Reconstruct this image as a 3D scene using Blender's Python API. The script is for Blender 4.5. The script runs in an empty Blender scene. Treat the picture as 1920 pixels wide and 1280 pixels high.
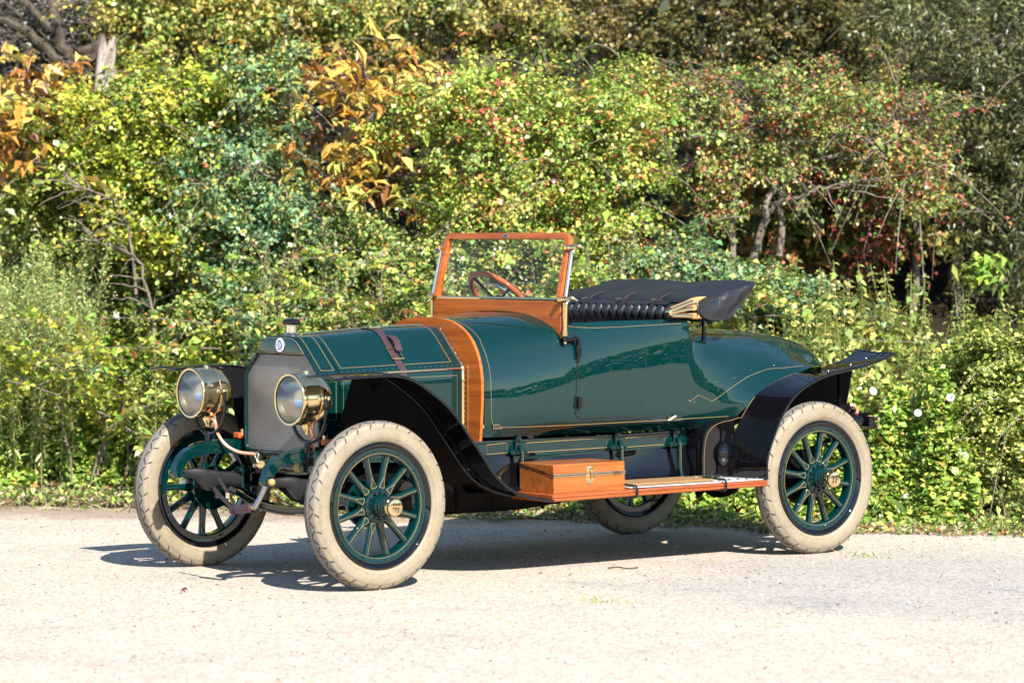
import bpy, math, random
import numpy as np
from mathutils import Vector, Matrix

R = math.radians
random.seed(7)
RNG = np.random.default_rng(7)
scene = bpy.context.scene
COL = scene.collection

# ------------------------------------------------------------------ camera, world, sun, exposure
CAM = np.array([13.3479, 14.6123, 1.8349])
YAW, PITCH = 4.0350, -0.0320
FWD = np.array([math.cos(PITCH) * math.cos(YAW), math.cos(PITCH) * math.sin(YAW), math.sin(PITCH)])
RGT = np.cross(FWD, [0, 0, 1]); RGT /= np.linalg.norm(RGT)
UPV = np.cross(RGT, FWD)
FH = np.array([math.cos(YAW), math.sin(YAW), 0.0])          # horizontal forward
cam = bpy.data.cameras.new('camera'); camo = bpy.data.objects.new('camera', cam); COL.objects.link(camo)
M = Matrix.Identity(4)
for i in range(3):
    M[i][0], M[i][1], M[i][2], M[i][3] = RGT[i], UPV[i], -FWD[i], CAM[i]
camo.matrix_world = M
cam.sensor_width = 36.0; cam.lens = 6216.8 / 1920 * 36.0
cam.clip_start = 0.1; cam.clip_end = 2000
cam.dof.use_dof = True; cam.dof.focus_distance = 18.6; cam.dof.aperture_fstop = 2.6
scene.camera = camo

SUN = Vector((0.28, 1.13, 1.0)).normalized()
w = bpy.data.worlds.new('World'); scene.world = w; w.use_nodes = True
nt = w.node_tree
sky = nt.nodes.new('ShaderNodeTexSky'); sky.sky_type = 'NISHITA'; sky.sun_disc = False
sky.sun_elevation = math.asin(SUN.z)
sky.sun_rotation = math.atan2(SUN.x, SUN.y)
sky.air_density = 1.0; sky.dust_density = 0.2; sky.ozone_density = 1.5
nt.links.new(sky.outputs[0], nt.nodes['Background'].inputs[0])
nt.nodes['Background'].inputs[1].default_value = 0.10
sl = bpy.data.lights.new('sun', 'SUN'); so = bpy.data.objects.new('sun', sl); COL.objects.link(so)
sl.energy = 4.8; sl.angle = R(0.53); sl.color = (1.0, 0.935, 0.86)
so.rotation_euler = SUN.to_track_quat('Z', 'Y').to_euler(); so.location = SUN * 60
scene.view_settings.view_transform = 'Standard'; scene.view_settings.look = 'None'
scene.view_settings.exposure = 1.2; scene.view_settings.gamma = 1.0
scene.render.engine = 'CYCLES'
scene.cycles.use_denoising = True
scene.cycles.denoiser = 'OPENIMAGEDENOISE'; scene.cycles.denoising_input_passes = 'RGB_ALBEDO_NORMAL'; scene.cycles.denoising_prefilter = 'ACCURATE'
scene.cycles.max_bounces = 7; scene.cycles.transparent_max_bounces = 12
scene.cycles.caustics_reflective = False; scene.cycles.caustics_refractive = False
scene.cycles.sample_clamp_indirect = 6.0

# ------------------------------------------------------------------ materials
def mat(name, col, rough=0.5, metal=0.0, coat=0.0, spec=0.5, crough=0.03):
    m = bpy.data.materials.new(name); m.use_nodes = True
    b = m.node_tree.nodes['Principled BSDF']
    b.inputs['Base Color'].default_value = (*col, 1); b.inputs['Roughness'].default_value = rough
    b.inputs['Metallic'].default_value = metal; b.inputs['Coat Weight'].default_value = coat
    b.inputs['Coat Roughness'].default_value = crough; b.inputs['Coat IOR'].default_value = 1.6
    b.inputs['Specular IOR Level'].default_value = spec
    return m
def nodes(m): return m.node_tree.nodes, m.node_tree.links, m.node_tree.nodes['Principled BSDF']
def N(m, t, **kw):
    n = m.node_tree.nodes.new(t)
    for k, v in kw.items():
        if k in n.inputs: n.inputs[k].default_value = v
        else: setattr(n, k, v)
    return n
def ramp(m, fac, stops):
    r = m.node_tree.nodes.new('ShaderNodeValToRGB'); e = r.color_ramp.elements
    while len(e) < len(stops): e.new(0.5)
    for i, (p, c) in enumerate(stops):
        e[i].position = p; e[i].color = (*c, 1)
    m.node_tree.links.new(fac, r.inputs[0]); return r
def bump(m, h, strength=0.3, dist=0.01):
    b = N(m, 'ShaderNodeBump'); b.inputs['Strength'].default_value = strength; b.inputs['Distance'].default_value = dist
    m.node_tree.links.new(h, b.inputs['Height']); m.node_tree.links.new(b.outputs[0], nodes(m)[2].inputs['Normal']); return b
def coords(m, scale=(1, 1, 1)):
    tc = N(m, 'ShaderNodeTexCoord'); mp = N(m, 'ShaderNodeMapping'); mp.inputs['Scale'].default_value = scale
    m.node_tree.links.new(tc.outputs['Object'], mp.inputs[0]); return mp.outputs[0]
def noise(m, vec, scale, detail=3, rough=0.55):
    n = N(m, 'ShaderNodeTexNoise'); n.inputs['Scale'].default_value = scale; n.inputs['Detail'].default_value = detail
    n.inputs['Roughness'].default_value = rough
    m.node_tree.links.new(vec, n.inputs['Vector']); return n.outputs[0]

MT = {}
MT['teal'] = mat('green_paint', (0.0004, 0.0195, 0.0190), 0.5, coat=1.0, crough=0.012, spec=0.0)
MT['black'] = mat('black_paint', (0.003, 0.003, 0.004), 0.5, coat=0.9, crough=0.015, spec=0.0)
MT['satin'] = mat('satin_black', (0.005, 0.0045, 0.0045), 0.6, spec=0.06)
MT['gold'] = mat('gold_line', (0.36, 0.25, 0.085), 0.5, spec=0.2)
MT['brass'] = mat('polished_brass', (0.88, 0.68, 0.36), 0.12, metal=1.0)
MT['nickel'] = mat('polished_nickel', (0.86, 0.79, 0.66), 0.22, metal=1.0)
MT['steel'] = mat('bare_steel', (0.42, 0.42, 0.42), 0.3, metal=1.0)
MT['mirror'] = mat('lamp_mirror', (0.62, 0.60, 0.55), 0.22, metal=1.0)
MT['copper'] = mat('copper_pipe', (0.80, 0.36, 0.26), 0.35, metal=0.6)
MT['slit'] = mat('tread_slit', (0.035, 0.033, 0.03), 0.8)
MT['white'] = mat('white_enamel', (0.8, 0.8, 0.8), 0.25, coat=0.5)
MT['blue'] = mat('blue_enamel', (0.03, 0.04, 0.33), 0.25, coat=0.5)
MT['strap'] = mat('brown_leather', (0.045, 0.022, 0.024), 0.5)
MT['gaiter'] = mat('black_gaiter', (0.011, 0.011, 0.012), 0.45)
MT['ink'] = mat('engraving', (0.03, 0.022, 0.015), 0.6)
MT['seam'] = mat('shut_line', (0.003, 0.003, 0.003), 0.7)
MT['orange'] = mat('orange_block', (0.5, 0.10, 0.015), 0.5)
MT['aluminium'] = mat('aluminium_plate', (0.62, 0.63, 0.64), 0.42, metal=0.25)

_n, _l, _b = nodes(MT['teal'])
_bp = N(MT['teal'], 'ShaderNodeBump'); _bp.inputs['Strength'].default_value = .10; _bp.inputs['Distance'].default_value = .006
_l.new(noise(MT['teal'], coords(MT['teal']), 4.5, 3, .5), _bp.inputs['Height']); _l.new(_bp.outputs[0], _b.inputs['Coat Normal'])
def wood(name, c0, c1, axis=0, fine=1.0):
    m = mat(name, c0, 0.5, coat=0.6, crough=0.05, spec=0.1)
    sc = [26 * fine, 26 * fine, 26 * fine]; sc[axis] = 1.6
    v = coords(m, sc)
    n1 = noise(m, v, 1.0, 5, 0.62)
    sc2 = [150, 150, 150]; sc2[axis] = 6
    n2 = noise(m, coords(m, sc2), 1.0, 2)
    r = ramp(m, n1, [(0.30, c1), (0.52, c0), (0.72, tuple(min(1, x * 1.35) for x in c0))])
    r2 = ramp(m, n2, [(0.30, (0.86,) * 3), (0.6, (1, 1, 1))])
    mx = N(m, 'ShaderNodeMixRGB', blend_type='MULTIPLY'); mx.inputs[0].default_value = 1
    m.node_tree.links.new(r.outputs[0], mx.inputs[1]); m.node_tree.links.new(r2.outputs[0], mx.inputs[2])
    m.node_tree.links.new(mx.outputs[0], nodes(m)[2].inputs['Base Color'])
    return m
MT['wood'] = wood('varnished_mahogany', (0.48, 0.118, 0.016), (0.30, 0.060, 0.008), 1)
MT['woodx'] = wood('varnished_mahogany_long', (0.34, 0.085, 0.020), (0.22, 0.048, 0.010), 0)
MT['woodbox'] = wood('varnished_cedar', (0.34, 0.105, 0.020), (0.20, 0.052, 0.009), 0, 0.9)
MT['woodz'] = wood('varnished_ash', (0.50, 0.26, 0.09), (0.36, 0.15, 0.05), 0)

def tyre_mat():
    m = mat('beige_rubber', (0.40, 0.33, 0.25), 0.62, spec=0.35)
    v = coords(m)
    n = noise(m, v, 7, 5, 0.65)
    r = ramp(m, n, [(0.25, (0.215, 0.172, 0.112)), (0.5, (0.270, 0.224, 0.153)), (0.75, (0.300, 0.255, 0.182))])
    n2 = noise(m, v, 60, 3)
    r2 = ramp(m, n2, [(0.3, (0.86,) * 3), (0.6, (1,) * 3)])
    mx = N(m, 'ShaderNodeMixRGB', blend_type='MULTIPLY'); mx.inputs[0].default_value = 1
    m.node_tree.links.new(r.outputs[0], mx.inputs[1]); m.node_tree.links.new(r2.outputs[0], mx.inputs[2])
    m.node_tree.links.new(mx.outputs[0], nodes(m)[2].inputs['Base Color'])
    bump(m, n2, 0.12, 0.004)
    return m
MT['tyre'] = tyre_mat()
MT['tread'] = mat('worn_tread', (0.175, 0.158, 0.14), 0.75)
def leather_mat():
    m = mat('black_leather', (0.010, 0.010, 0.013), 0.34, spec=0.7)
    v = coords(m); bump(m, noise(m, v, 22, 5, 0.65), 0.35, 0.02); return m
MT['leather'] = leather_mat()
def cloth_mat():
    m = mat('black_hood_cloth', (0.010, 0.010, 0.012), 0.45, spec=0.4)
    v = coords(m); bump(m, noise(m, v, 9, 6, 0.6), 0.45, 0.03); return m
MT['cloth'] = cloth_mat()
def core_mat():
    m = mat('radiator_core', (0.2, 0.2, 0.2), 0.45, metal=0.55)
    tc = N(m, 'ShaderNodeTexCoord'); sx = N(m, 'ShaderNodeSeparateXYZ'); cx = N(m, 'ShaderNodeCombineXYZ')
    L = m.node_tree.links
    L.new(tc.outputs['Object'], sx.inputs[0]); L.new(sx.outputs[1], cx.inputs[0]); L.new(sx.outputs[2], cx.inputs[1])
    br = N(m, 'ShaderNodeTexBrick', offset=0.5); br.inputs['Scale'].default_value = 1.0
    br.inputs['Brick Width'].default_value = 0.0125; br.inputs['Row Height'].default_value = 0.0105
    br.inputs['Mortar Size'].default_value = 0.0021; br.inputs['Mortar Smooth'].default_value = 0.2
    br.inputs['Color1'].default_value = (0.02, 0.02, 0.022, 1); br.inputs['Color2'].default_value = (0.035, 0.035, 0.037, 1)
    br.inputs['Mortar'].default_value = (0.40, 0.395, 0.39, 1)
    L.new(cx.outputs[0], br.inputs['Vector'])
    n = noise(m, tc.outputs['Object'], 5, 4)
    r = ramp(m, n, [(0.3, (0.75,) * 3), (0.7, (1.0,) * 3)])
    mx = N(m, 'ShaderNodeMixRGB', blend_type='MULTIPLY'); mx.inputs[0].default_value = 1
    L.new(br.outputs[0], mx.inputs[1]); L.new(r.outputs[0], mx.inputs[2])
    L.new(mx.outputs[0], nodes(m)[2].inputs['Base Color'])
    return m
MT['core'] = core_mat()
def glass_mat(name, tint=(0.97, 0.985, 0.98)):
    m = bpy.data.materials.new(name); m.use_nodes = True; t = m.node_tree; t.nodes.clear()
    o = t.nodes.new('ShaderNodeOutputMaterial'); mx = t.nodes.new('ShaderNodeMixShader')
    tr = t.nodes.new('ShaderNodeBsdfTransparent'); tr.inputs[0].default_value = (*tint, 1)
    gl = t.nodes.new('ShaderNodeBsdfGlossy'); gl.inputs['Roughness'].default_value = 0.0
    ge = t.nodes.new('ShaderNodeNewGeometry'); dp = t.nodes.new('ShaderNodeVectorMath'); dp.operation = 'DOT_PRODUCT'
    t.links.new(ge.outputs['Normal'], dp.inputs[0]); t.links.new(ge.outputs['Incoming'], dp.inputs[1])
    def mt(op, a_, b_):
        n_ = t.nodes.new('ShaderNodeMath'); n_.operation = op
        for k_, q_ in enumerate((a_, b_)):
            if q_ is None: continue
            if isinstance(q_, (int, float)): n_.inputs[k_].default_value = q_
            else: t.links.new(q_, n_.inputs[k_])
        return n_.outputs[0]
    ab = mt('ABSOLUTE', dp.outputs['Value'], None); fr = t.nodes.new('ShaderNodeMath'); fr.operation = 'MULTIPLY_ADD'
    t.links.new(mt('POWER', mt('SUBTRACT', 1.0, ab), 5.0), fr.inputs[0]); fr.inputs[1].default_value = .92; fr.inputs[2].default_value = .03
    t.links.new(fr.outputs[0], mx.inputs[0]); t.links.new(tr.outputs[0], mx.inputs[1]); t.links.new(gl.outputs[0], mx.inputs[2])
    t.links.new(mx.outputs[0], o.inputs[0]); return m
MT['glass'] = glass_mat('plate_glass')
def mat_mat():
    m = mat('coir', (0.30, 0.17, 0.075), 0.95, spec=0.1)
    v = coords(m); n = noise(m, v, 160, 2)
    r = ramp(m, n, [(0.3, (0.16, 0.085, 0.035)), (0.6, (0.36, 0.22, 0.10))])
    m.node_tree.links.new(r.outputs[0], nodes(m)[2].inputs['Base Color']); bump(m, n, 0.8, 0.01); return m
MT['coir'] = mat_mat()

# ------------------------------------------------------------------ mesh helpers
def cat(P, n, closed=False):
    """Catmull-Rom resampling of control points, n steps per span."""
    P = np.asarray(P, float); k = len(P); out = []
    rng = range(k if closed else k - 1)
    for i in rng:
        p1, p2 = P[i], P[(i + 1) % k]
        p0 = P[(i - 1) % k] if (closed or i > 0) else 2 * p1 - p2
        p3 = P[(i + 2) % k] if (closed or i < k - 2) else 2 * p2 - p1
        for t in np.arange(n) / n:
            out.append(0.5 * (2 * p1 + (p2 - p0) * t + (2 * p0 - 5 * p1 + 4 * p2 - p3) * t * t + (3 * p1 - p0 - 3 * p2 + p3) * t ** 3))
    if not closed: out.append(P[-1])
    return np.array(out)

class MB:
    def __init__(s): s.v = []; s.f = []; s.m = []
    def add(s, v, f, mi=0):
        n = len(s.v); s.v += [tuple(map(float, p)) for p in v]
        s.f += [tuple(int(i) + n for i in q) for q in f]; s.m += [mi] * len(f); return s
    def box(s, c, d, mi=0, rot=None, ch=0.0):
        c = np.array(c, float); h = np.array(d, float) / 2
        ch = min(ch, h.min() * 0.95)
        if ch <= 0:
            v = [(sx * h[0], sy * h[1], sz * h[2]) for sx in (-1, 1) for sy in (-1, 1) for sz in (-1, 1)]
            f = [(0, 1, 3, 2), (4, 6, 7, 5), (0, 4, 5, 1), (2, 3, 7, 6), (0, 2, 6, 4), (1, 5, 7, 3)]
        else:
            v = []; idx = {}
            for sx in (-1, 1):
                for sy in (-1, 1):
                    for sz in (-1, 1):
                        for a in range(3):
                            p = [sx * (h[0] - ch), sy * (h[1] - ch), sz * (h[2] - ch)]
                            p[a] = (sx, sy, sz)[a] * h[a]
                            idx[(sx, sy, sz, a)] = len(v); v.append(p)
            f = []
            for a in range(3):
                b, c2 = (a + 1) % 3, (a + 2) % 3
                for sg in (-1, 1):
                    q = []
                    for sb, sc_ in ((-1, -1), (1, -1), (1, 1), (-1, 1)):
                        k = [0, 0, 0]; k[a] = sg; k[b] = sb; k[c2] = sc_; q.append(idx[(*k, a)])
                    f.append(q if sg > 0 else q[::-1])
                for sb in (-1, 1):
                    for sc_ in (-1, 1):
                        k0 = [0, 0, 0]; k1 = [0, 0, 0]
                        k0[a] = -1; k1[a] = 1
                        for k in (k0, k1): k[b] = sb; k[c2] = sc_
                        q = [idx[(*k0, b)], idx[(*k1, b)], idx[(*k1, c2)], idx[(*k0, c2)]]
                        f.append(q if sb * sc_ > 0 else q[::-1])
            for sx in (-1, 1):
                for sy in (-1, 1):
                    for sz in (-1, 1):
                        q = [idx[(sx, sy, sz, a)] for a in range(3)]
                        f.append(q if sx * sy * sz > 0 else q[::-1])
        v = np.array(v)
        if rot is not None: v = v @ np.array(rot.to_3x3()).T
        return s.add(v + c, f, mi)
    def grid(s, P, mi=0, cu=False, cv=False, flip=False):
        P = np.asarray(P, float); a, b = P.shape[:2]; f = []
        for i in range(a if cu else a - 1):
            for j in range(b if cv else b - 1):
                i2, j2 = (i + 1) % a, (j + 1) % b
                q = (i * b + j, i2 * b + j, i2 * b + j2, i * b + j2)
                f.append(q[::-1] if flip else q)
        return s.add(P.reshape(-1, 3), f, mi)
    def tube(s, pts, r, n=8, mi=0, caps=True, flat=None, closed=False):
        P = np.asarray(pts, float); k = len(P)
        rr = np.full(k, r, float) if np.isscalar(r) else np.asarray(r, float)
        if closed: T = np.roll(P, -1, 0) - np.roll(P, 1, 0)
        else: T = np.gradient(P, axis=0)
        T /= np.linalg.norm(T, axis=1)[:, None] + 1e-12
        up = np.array([0, 0, 1.0]) if abs(T[0][2]) < 0.9 else np.array([1.0, 0, 0])
        rings = []; a = np.cross(up, T[0]); a /= np.linalg.norm(a)
        for i in range(k):
            a = a - T[i] * (a @ T[i]); a /= np.linalg.norm(a) + 1e-12
            b = np.cross(T[i], a); th = np.arange(n) * 2 * math.pi / n
            rings.append(P[i] + rr[i] * (np.outer(np.cos(th), a) + np.outer(np.sin(th), b)))
        n0 = len(s.v); s.grid(np.array(rings), mi, cu=closed, cv=True, flip=True)
        if caps and not closed:
            s.f.append(tuple(n0 + j for j in range(n))); s.m.append(mi)
            s.f.append(tuple(n0 + (k - 1) * n + j for j in range(n))[::-1]); s.m.append(mi)
        return s
    def lathe(s, prof, o, ax, n=40, mi=0, caps=False):
        o = np.array(o, float); ax = np.array(ax, float); ax /= np.linalg.norm(ax)
        u = np.cross(ax, [0, 0, 1.0]) if abs(ax[2]) < 0.9 else np.cross(ax, [1.0, 0, 0]); u /= np.linalg.norm(u); v = np.cross(ax, u)
        th = np.arange(n) * 2 * math.pi / n
        P = np.array([[o + ax * t + r * (math.cos(a) * u + math.sin(a) * v) for a in th] for t, r in prof])
        n0 = len(s.v); s.grid(P, mi, cv=True, flip=True)
        if caps:
            s.f.append(tuple(n0 + j for j in range(n))); s.m.append(mi)
            s.f.append(tuple(n0 + (len(prof) - 1) * n + j for j in range(n))[::-1]); s.m.append(mi)
        return s
    def sphere(s, c, r, mi=0, n=10, sc=(1, 1, 1)):
        prof = [(-math.cos(a), max(math.sin(a), 1e-4)) for a in np.linspace(0, math.pi, n)]
        n0 = len(s.v); s.lathe(prof, (0, 0, 0), (0, 0, 1), 2 * n, mi)
        for i in range(n0, len(s.v)):
            p = s.v[i]; s.v[i] = tuple(c[k] + p[k] * r * sc[k] for k in range(3))
        return s
    def prism(s, poly, off, mi=0):
        P = np.asarray(poly, float); k = len(P); off = np.asarray(off, float); n0 = len(s.v)
        s.v += [tuple(p) for p in P] + [tuple(p + off) for p in P]
        s.f.append(tuple(range(n0, n0 + k))[::-1]); s.f.append(tuple(range(n0 + k, n0 + 2 * k)))
        for i in range(k):
            j = (i + 1) % k; s.f.append((n0 + i, n0 + j, n0 + k + j, n0 + k + i))
        s.m += [mi] * (k + 2); return s
    def build(s, name, mats, parent=None, sharp=38, bevel=0.0, smooth=True, loc=None, recalc=False):
        me = bpy.data.meshes.new(name); me.from_pydata(s.v, [], s.f)
        for m in (mats if isinstance(mats, (list, tuple)) else [mats]): me.materials.append(MT[m] if isinstance(m, str) else m)
        me.polygons.foreach_set('material_index', s.m)
        me.validate(); me.update()
        if recalc:
            import bmesh
            bm = bmesh.new(); bm.from_mesh(me); bmesh.ops.recalc_face_normals(bm, faces=bm.faces); bm.to_mesh(me); bm.free()
        if smooth:
            me.shade_smooth(); me.set_sharp_from_angle(angle=R(sharp))
        o = bpy.data.objects.new(name, me); COL.objects.link(o)
        if parent: o.parent = parent
        if loc is not None: o.location = loc
        if bevel:
            b = o.modifiers.new('bevel', 'BEVEL'); b.width = bevel; b.segments = 3; b.limit_method = 'ANGLE'; b.angle_limit = R(40)
            b.harden_normals = False
        return o
def empty(name, loc=(0, 0, 0), parent=None):
    o = bpy.data.objects.new(name, None); COL.objects.link(o); o.location = loc; o.empty_display_size = 0.1
    if parent: o.parent = parent
    return o
def tag(o, label, catg, group=None, kind=None):
    if label: o['label'] = label
    if catg: o['category'] = catg
    if group: o['group'] = group
    if kind: o['kind'] = kind
    return o
def copy_tree(o, parent=None, mirror=False):
    c = o.copy(); COL.objects.link(c)
    if parent is not None: c.parent = parent
    for ch in list(o.children): copy_tree(ch, c)
    return c
def letters_IF(mb, c, right, up, nrm, h, mi, t=0.0015):
    """serif I and F built of bars on a plane"""
    c, right, up, nrm = (np.array(a, float) for a in (c, right, up, nrm))
    def bar(x0, x1, y0, y1):
        P = [c + right * x + up * y for x, y in ((x0, y0), (x1, y0), (x1, y1), (x0, y1))]
        mb.prism([p * h + c * (1 - h) if False else c + (p - c) * h for p in P], nrm * t, mi)
    bar(-0.52, -0.34, -0.42, 0.42)
    for y in (-0.5, 0.42): bar(-0.62, -0.24, y, y + 0.08)
    bar(0.02, 0.20, -0.42, 0.42)
    bar(-0.06, 0.28, -0.5, -0.42); bar(-0.06, 0.62, 0.42, 0.5)
    bar(0.54, 0.62, 0.24, 0.42); bar(0.20, 0.40, -0.04, 0.05); bar(0.40, 0.46, -0.12, 0.13)

# ================================================================== THE CAR
# car axes: x forward, y to its left (towards the viewer), z up; origin on the ground under the rear axle
car = empty('vintage_car')
tag(car, 'dark green open vintage car with brass headlamps and beige tyres on pale gravel', 'car')

# ---------------- wheels
WR = 0.44
def lines_on_lathe(mb, fn, a0, a1, b0, b1, wdt, mi, k=4):
    """strip from (angle a0, profile b0) to (a1, b1) laid on surface fn(angle, profile)"""
    A = np.linspace(a0, a1, k); B = np.linspace(b0, b1, k)
    P = np.array([fn(a, b) for a, b in zip(A, B)])
    T = np.gradient(P, axis=0); T /= np.linalg.norm(T, axis=1)[:, None]
    Nn = np.array([fn(a, b, True) for a, b in zip(A, B)])
    S = np.cross(T, Nn); S /= np.linalg.norm(S, axis=1)[:, None]
    mb.grid(np.stack([P - S * wdt / 2, P + S * wdt / 2], 1), mi)
def make_wheel(parent):
    wh = empty('wheel', (0, 0, WR), parent)
    half = [(-.034, .322), (-.052, .340), (-.0605, .368), (-.0585, .400), (-.0475, .424), (-.026, .437), (0, .4405)]
    prof = half + [(-y, r) for y, r in half[-2::-1]]
    prof = cat(prof, 4)
    # raised rib low on each shoulder
    t = MB(); t.lathe([(y, r) for y, r in prof], (0, 0, 0), (0, 1, 0), 112)
    s_ = np.linspace(0, 1, len(prof))
    def surf(a, b, nrm=False, off=0.0006):
        y = np.interp(b, s_, prof[:, 0]); r = np.interp(b, s_, prof[:, 1])
        y2 = np.interp(b + .01, s_, prof[:, 0]); r2 = np.interp(b + .01, s_, prof[:, 1])
        d = np.array([y2 - y, r2 - r]); d /= np.linalg.norm(d); ny, nr = d[1] * -1, d[0]
        n = np.array([math.cos(a) * nr, ny, math.sin(a) * nr])
        if nrm: return n
        return np.array([math.cos(a) * r, y, math.sin(a) * r]) + n * off
    nseg = 60
    th = np.linspace(0, 2 * math.pi, 121)[:-1]
    # grey worn tread band
    for b0, b1 in ((.375, .49), (.51, .625)):
        t.grid(np.array([[surf(a, b, off=.0004) for b in np.linspace(b0, b1, 5)] for a in th]), 1, cu=True, flip=True)
    for k in range(nseg):
        a = k * 2 * math.pi / nseg; d = math.pi / nseg
        for sg in (1, -1):
            c0 = .5 + sg * .045; c1 = .5 + sg * .125; c2 = .5 + sg * .155; c3 = .5 + sg * .225
            s1 = 1 if k % 2 else -1
            lines_on_lathe(t, lambda A, B, n=False: surf(A, B, n, .0010), a - s1 * d * .75, a + s1 * d * .75, c0, c1, .0085, 2)
            if k % 2: lines_on_lathe(t, lambda A, B, n=False: surf(A, B, n, .0010), a + d * .4, a - d * .3, c2, c3, .0075, 2)
    for b, wdt in ((.455, .0018), (.545, .0018), (.36, .0022), (.64, .0022), (.275, .0016), (.725, .0016)):
        P = np.array([[surf(a, b - wdt * 2, off=.0009), surf(a, b + wdt * 2, off=.0009)] for a in th])
        t.grid(P, 2 if abs(b - .5) < .1 else 3, cu=True, flip=True)
    for rr in (.402, .352):
        for sg in (-1, 1):
            i = np.argmin(np.abs(prof[:, 1] - rr) + (prof[:, 0] * sg < 0) * 9)
            y, r = prof[i]; t.tube([(math.cos(a) * r, y, math.sin(a) * r) for a in th], .0016, 5, 0, closed=True)
    t.build('tyre', ['tyre', 'tread', 'slit', MT['tread']], wh, sharp=60)
    rm = MB()
    rm.lathe([(-.036, .300), (-.052, .312), (-.056, .322), (-.050, .330), (-.036, .327), (-.036, .318), (.036, .318), (.036, .327),
              (.050, .330), (.056, .322), (.052, .312), (.036, .300)], (0, 0, 0), (0, 1, 0), 96, 0)
    rm.build('rim', ['black'], wh, sharp=50)
    fe = MB()
    fe.lathe([(-.028, .262), (-.037, .268), (-.037, .302), (.037, .302), (.037, .292), (.0345, .268), (.028, .262), (-.028, .262)], (0, 0, 0), (0, 1, 0), 96, 0)
    fe.tube([(math.cos(a) * .272, .0362, math.sin(a) * .272) for a in th], .0009, 5, 1, closed=True)
    for k in range(12):
        a = (k + .5) * math.pi / 6; fe.sphere((math.cos(a) * .285, .037, math.sin(a) * .285), .006, 0, 5)
    fe.build('felloe', ['teal', 'gold'], wh, sharp=50)
    for k in range(12):
        a = k * math.pi / 6 + .13
        sp = MB(); ca, sa = math.cos(a), math.sin(a)
        def pt(r, tt, y): return (ca * r - sa * tt, y, sa * r + ca * tt)
        rings = []
        for r, wd, dp in ((.080, .0215, .020), (.100, .0260, .021), (.118, .0215, .020), (.150, .0182, .019), (.2, .0170, .018), (.245, .0175, .019), (.268, .0210, .022)):
            rings.append([pt(r, wd * math.copysign(abs(math.cos(q)) ** .75, math.cos(q)), dp * math.copysign(abs(math.sin(q)) ** .75, math.sin(q))) for q in np.arange(16) * math.pi / 8])
        sp.grid(np.array(rings), 0, cv=True)
        sp.tube([pt(.262, 0, .0225), pt(.2, 0, .0186), pt(.152, 0, .0196)], .0009, 5, 1)
        for sg in (-1, 1):
            sp.tube([pt(.152, 0, .0196), pt(.128, sg * .007, .0202), pt(.098, sg * .018, .0185)], .0009, 5, 1)
        sp.tube([pt(.098, .018, .0185), pt(.094, 0, .0222), pt(.098, -.018, .0185)], .0014, 5, 1)
        sp.build('spoke', ['teal', 'gold'], wh, recalc=True)
    hb = MB()
    hb.lathe([(-.05, .03), (-.05, .088), (-.02, .092), (.022, .092), (.030, .088), (.033, .082), (.034, .060), (.046, .053), (.060, .050),
              (.064, .046), (.078, .045), (.080, .049), (.086, .049), (.088, .045), (.097, .044), (.099, .048), (.105, .048), (.107, .043), (.125, .041), (.127, .03)],
             (0, 0, 0), (0, 1, 0), 40, 0)
    for k in range(12):
        a = (k + .5) * math.pi / 6 + .13
        hb.lathe([(.032, .0095), (.040, .0095), (.042, .006), (.046, .0055), (.047, .0005)], (math.cos(a) * .073, 0, math.sin(a) * .073), (0, 1, 0), 6, 1)
    hb.build('hub', ['teal', 'black'], wh, sharp=30)
    cp = MB()
    cp.lathe([(.118, .036), (.118, .046), (.124, .050), (.148, .050), (.151, .046)], (0, 0, 0), (0, 1, 0), 8, 0)
    cp.lathe([(.149, .047), (.153, .0465), (.167, .046), (.171, .043), (.1725, .038), (.173, .0005)], (0, 0, 0), (0, 1, 0), 40, 0)
    letters_IF(cp, (0, .1732, 0), (-1, 0, 0), (0, 0, 1), (0, 1, 0), .040, 1, .0006)
    cp.build('hub_cap', ['brass', 'ink'], wh, sharp=35)
    return wh
TRK = 0.806; WB = 3.150
w_rl = make_wheel(car); w_rl.location = (0, TRK, WR - .004)
def place(wh, x, y, spin, steer, flip):
    wh.location = (x, y, WR - .004)
    wh.rotation_mode = 'ZYX' if False else 'QUATERNION'
    q = Matrix.Rotation(steer + (math.pi if flip else 0), 4, 'Z') @ Matrix.Rotation(spin, 4, 'Y')
    wh.rotation_quaternion = q.to_quaternion()
w_fl = copy_tree(w_rl, car); w_fr = copy_tree(w_rl, car); w_rr = copy_tree(w_rl, car)
place(w_rl, 0, TRK, R(-3), 0, False); place(w_fl, WB, TRK, R(-98), .02, False)
place(w_fr, WB, -TRK, R(40), .02, True); place(w_rr, 0, -TRK, R(11), 0, True)

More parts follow.
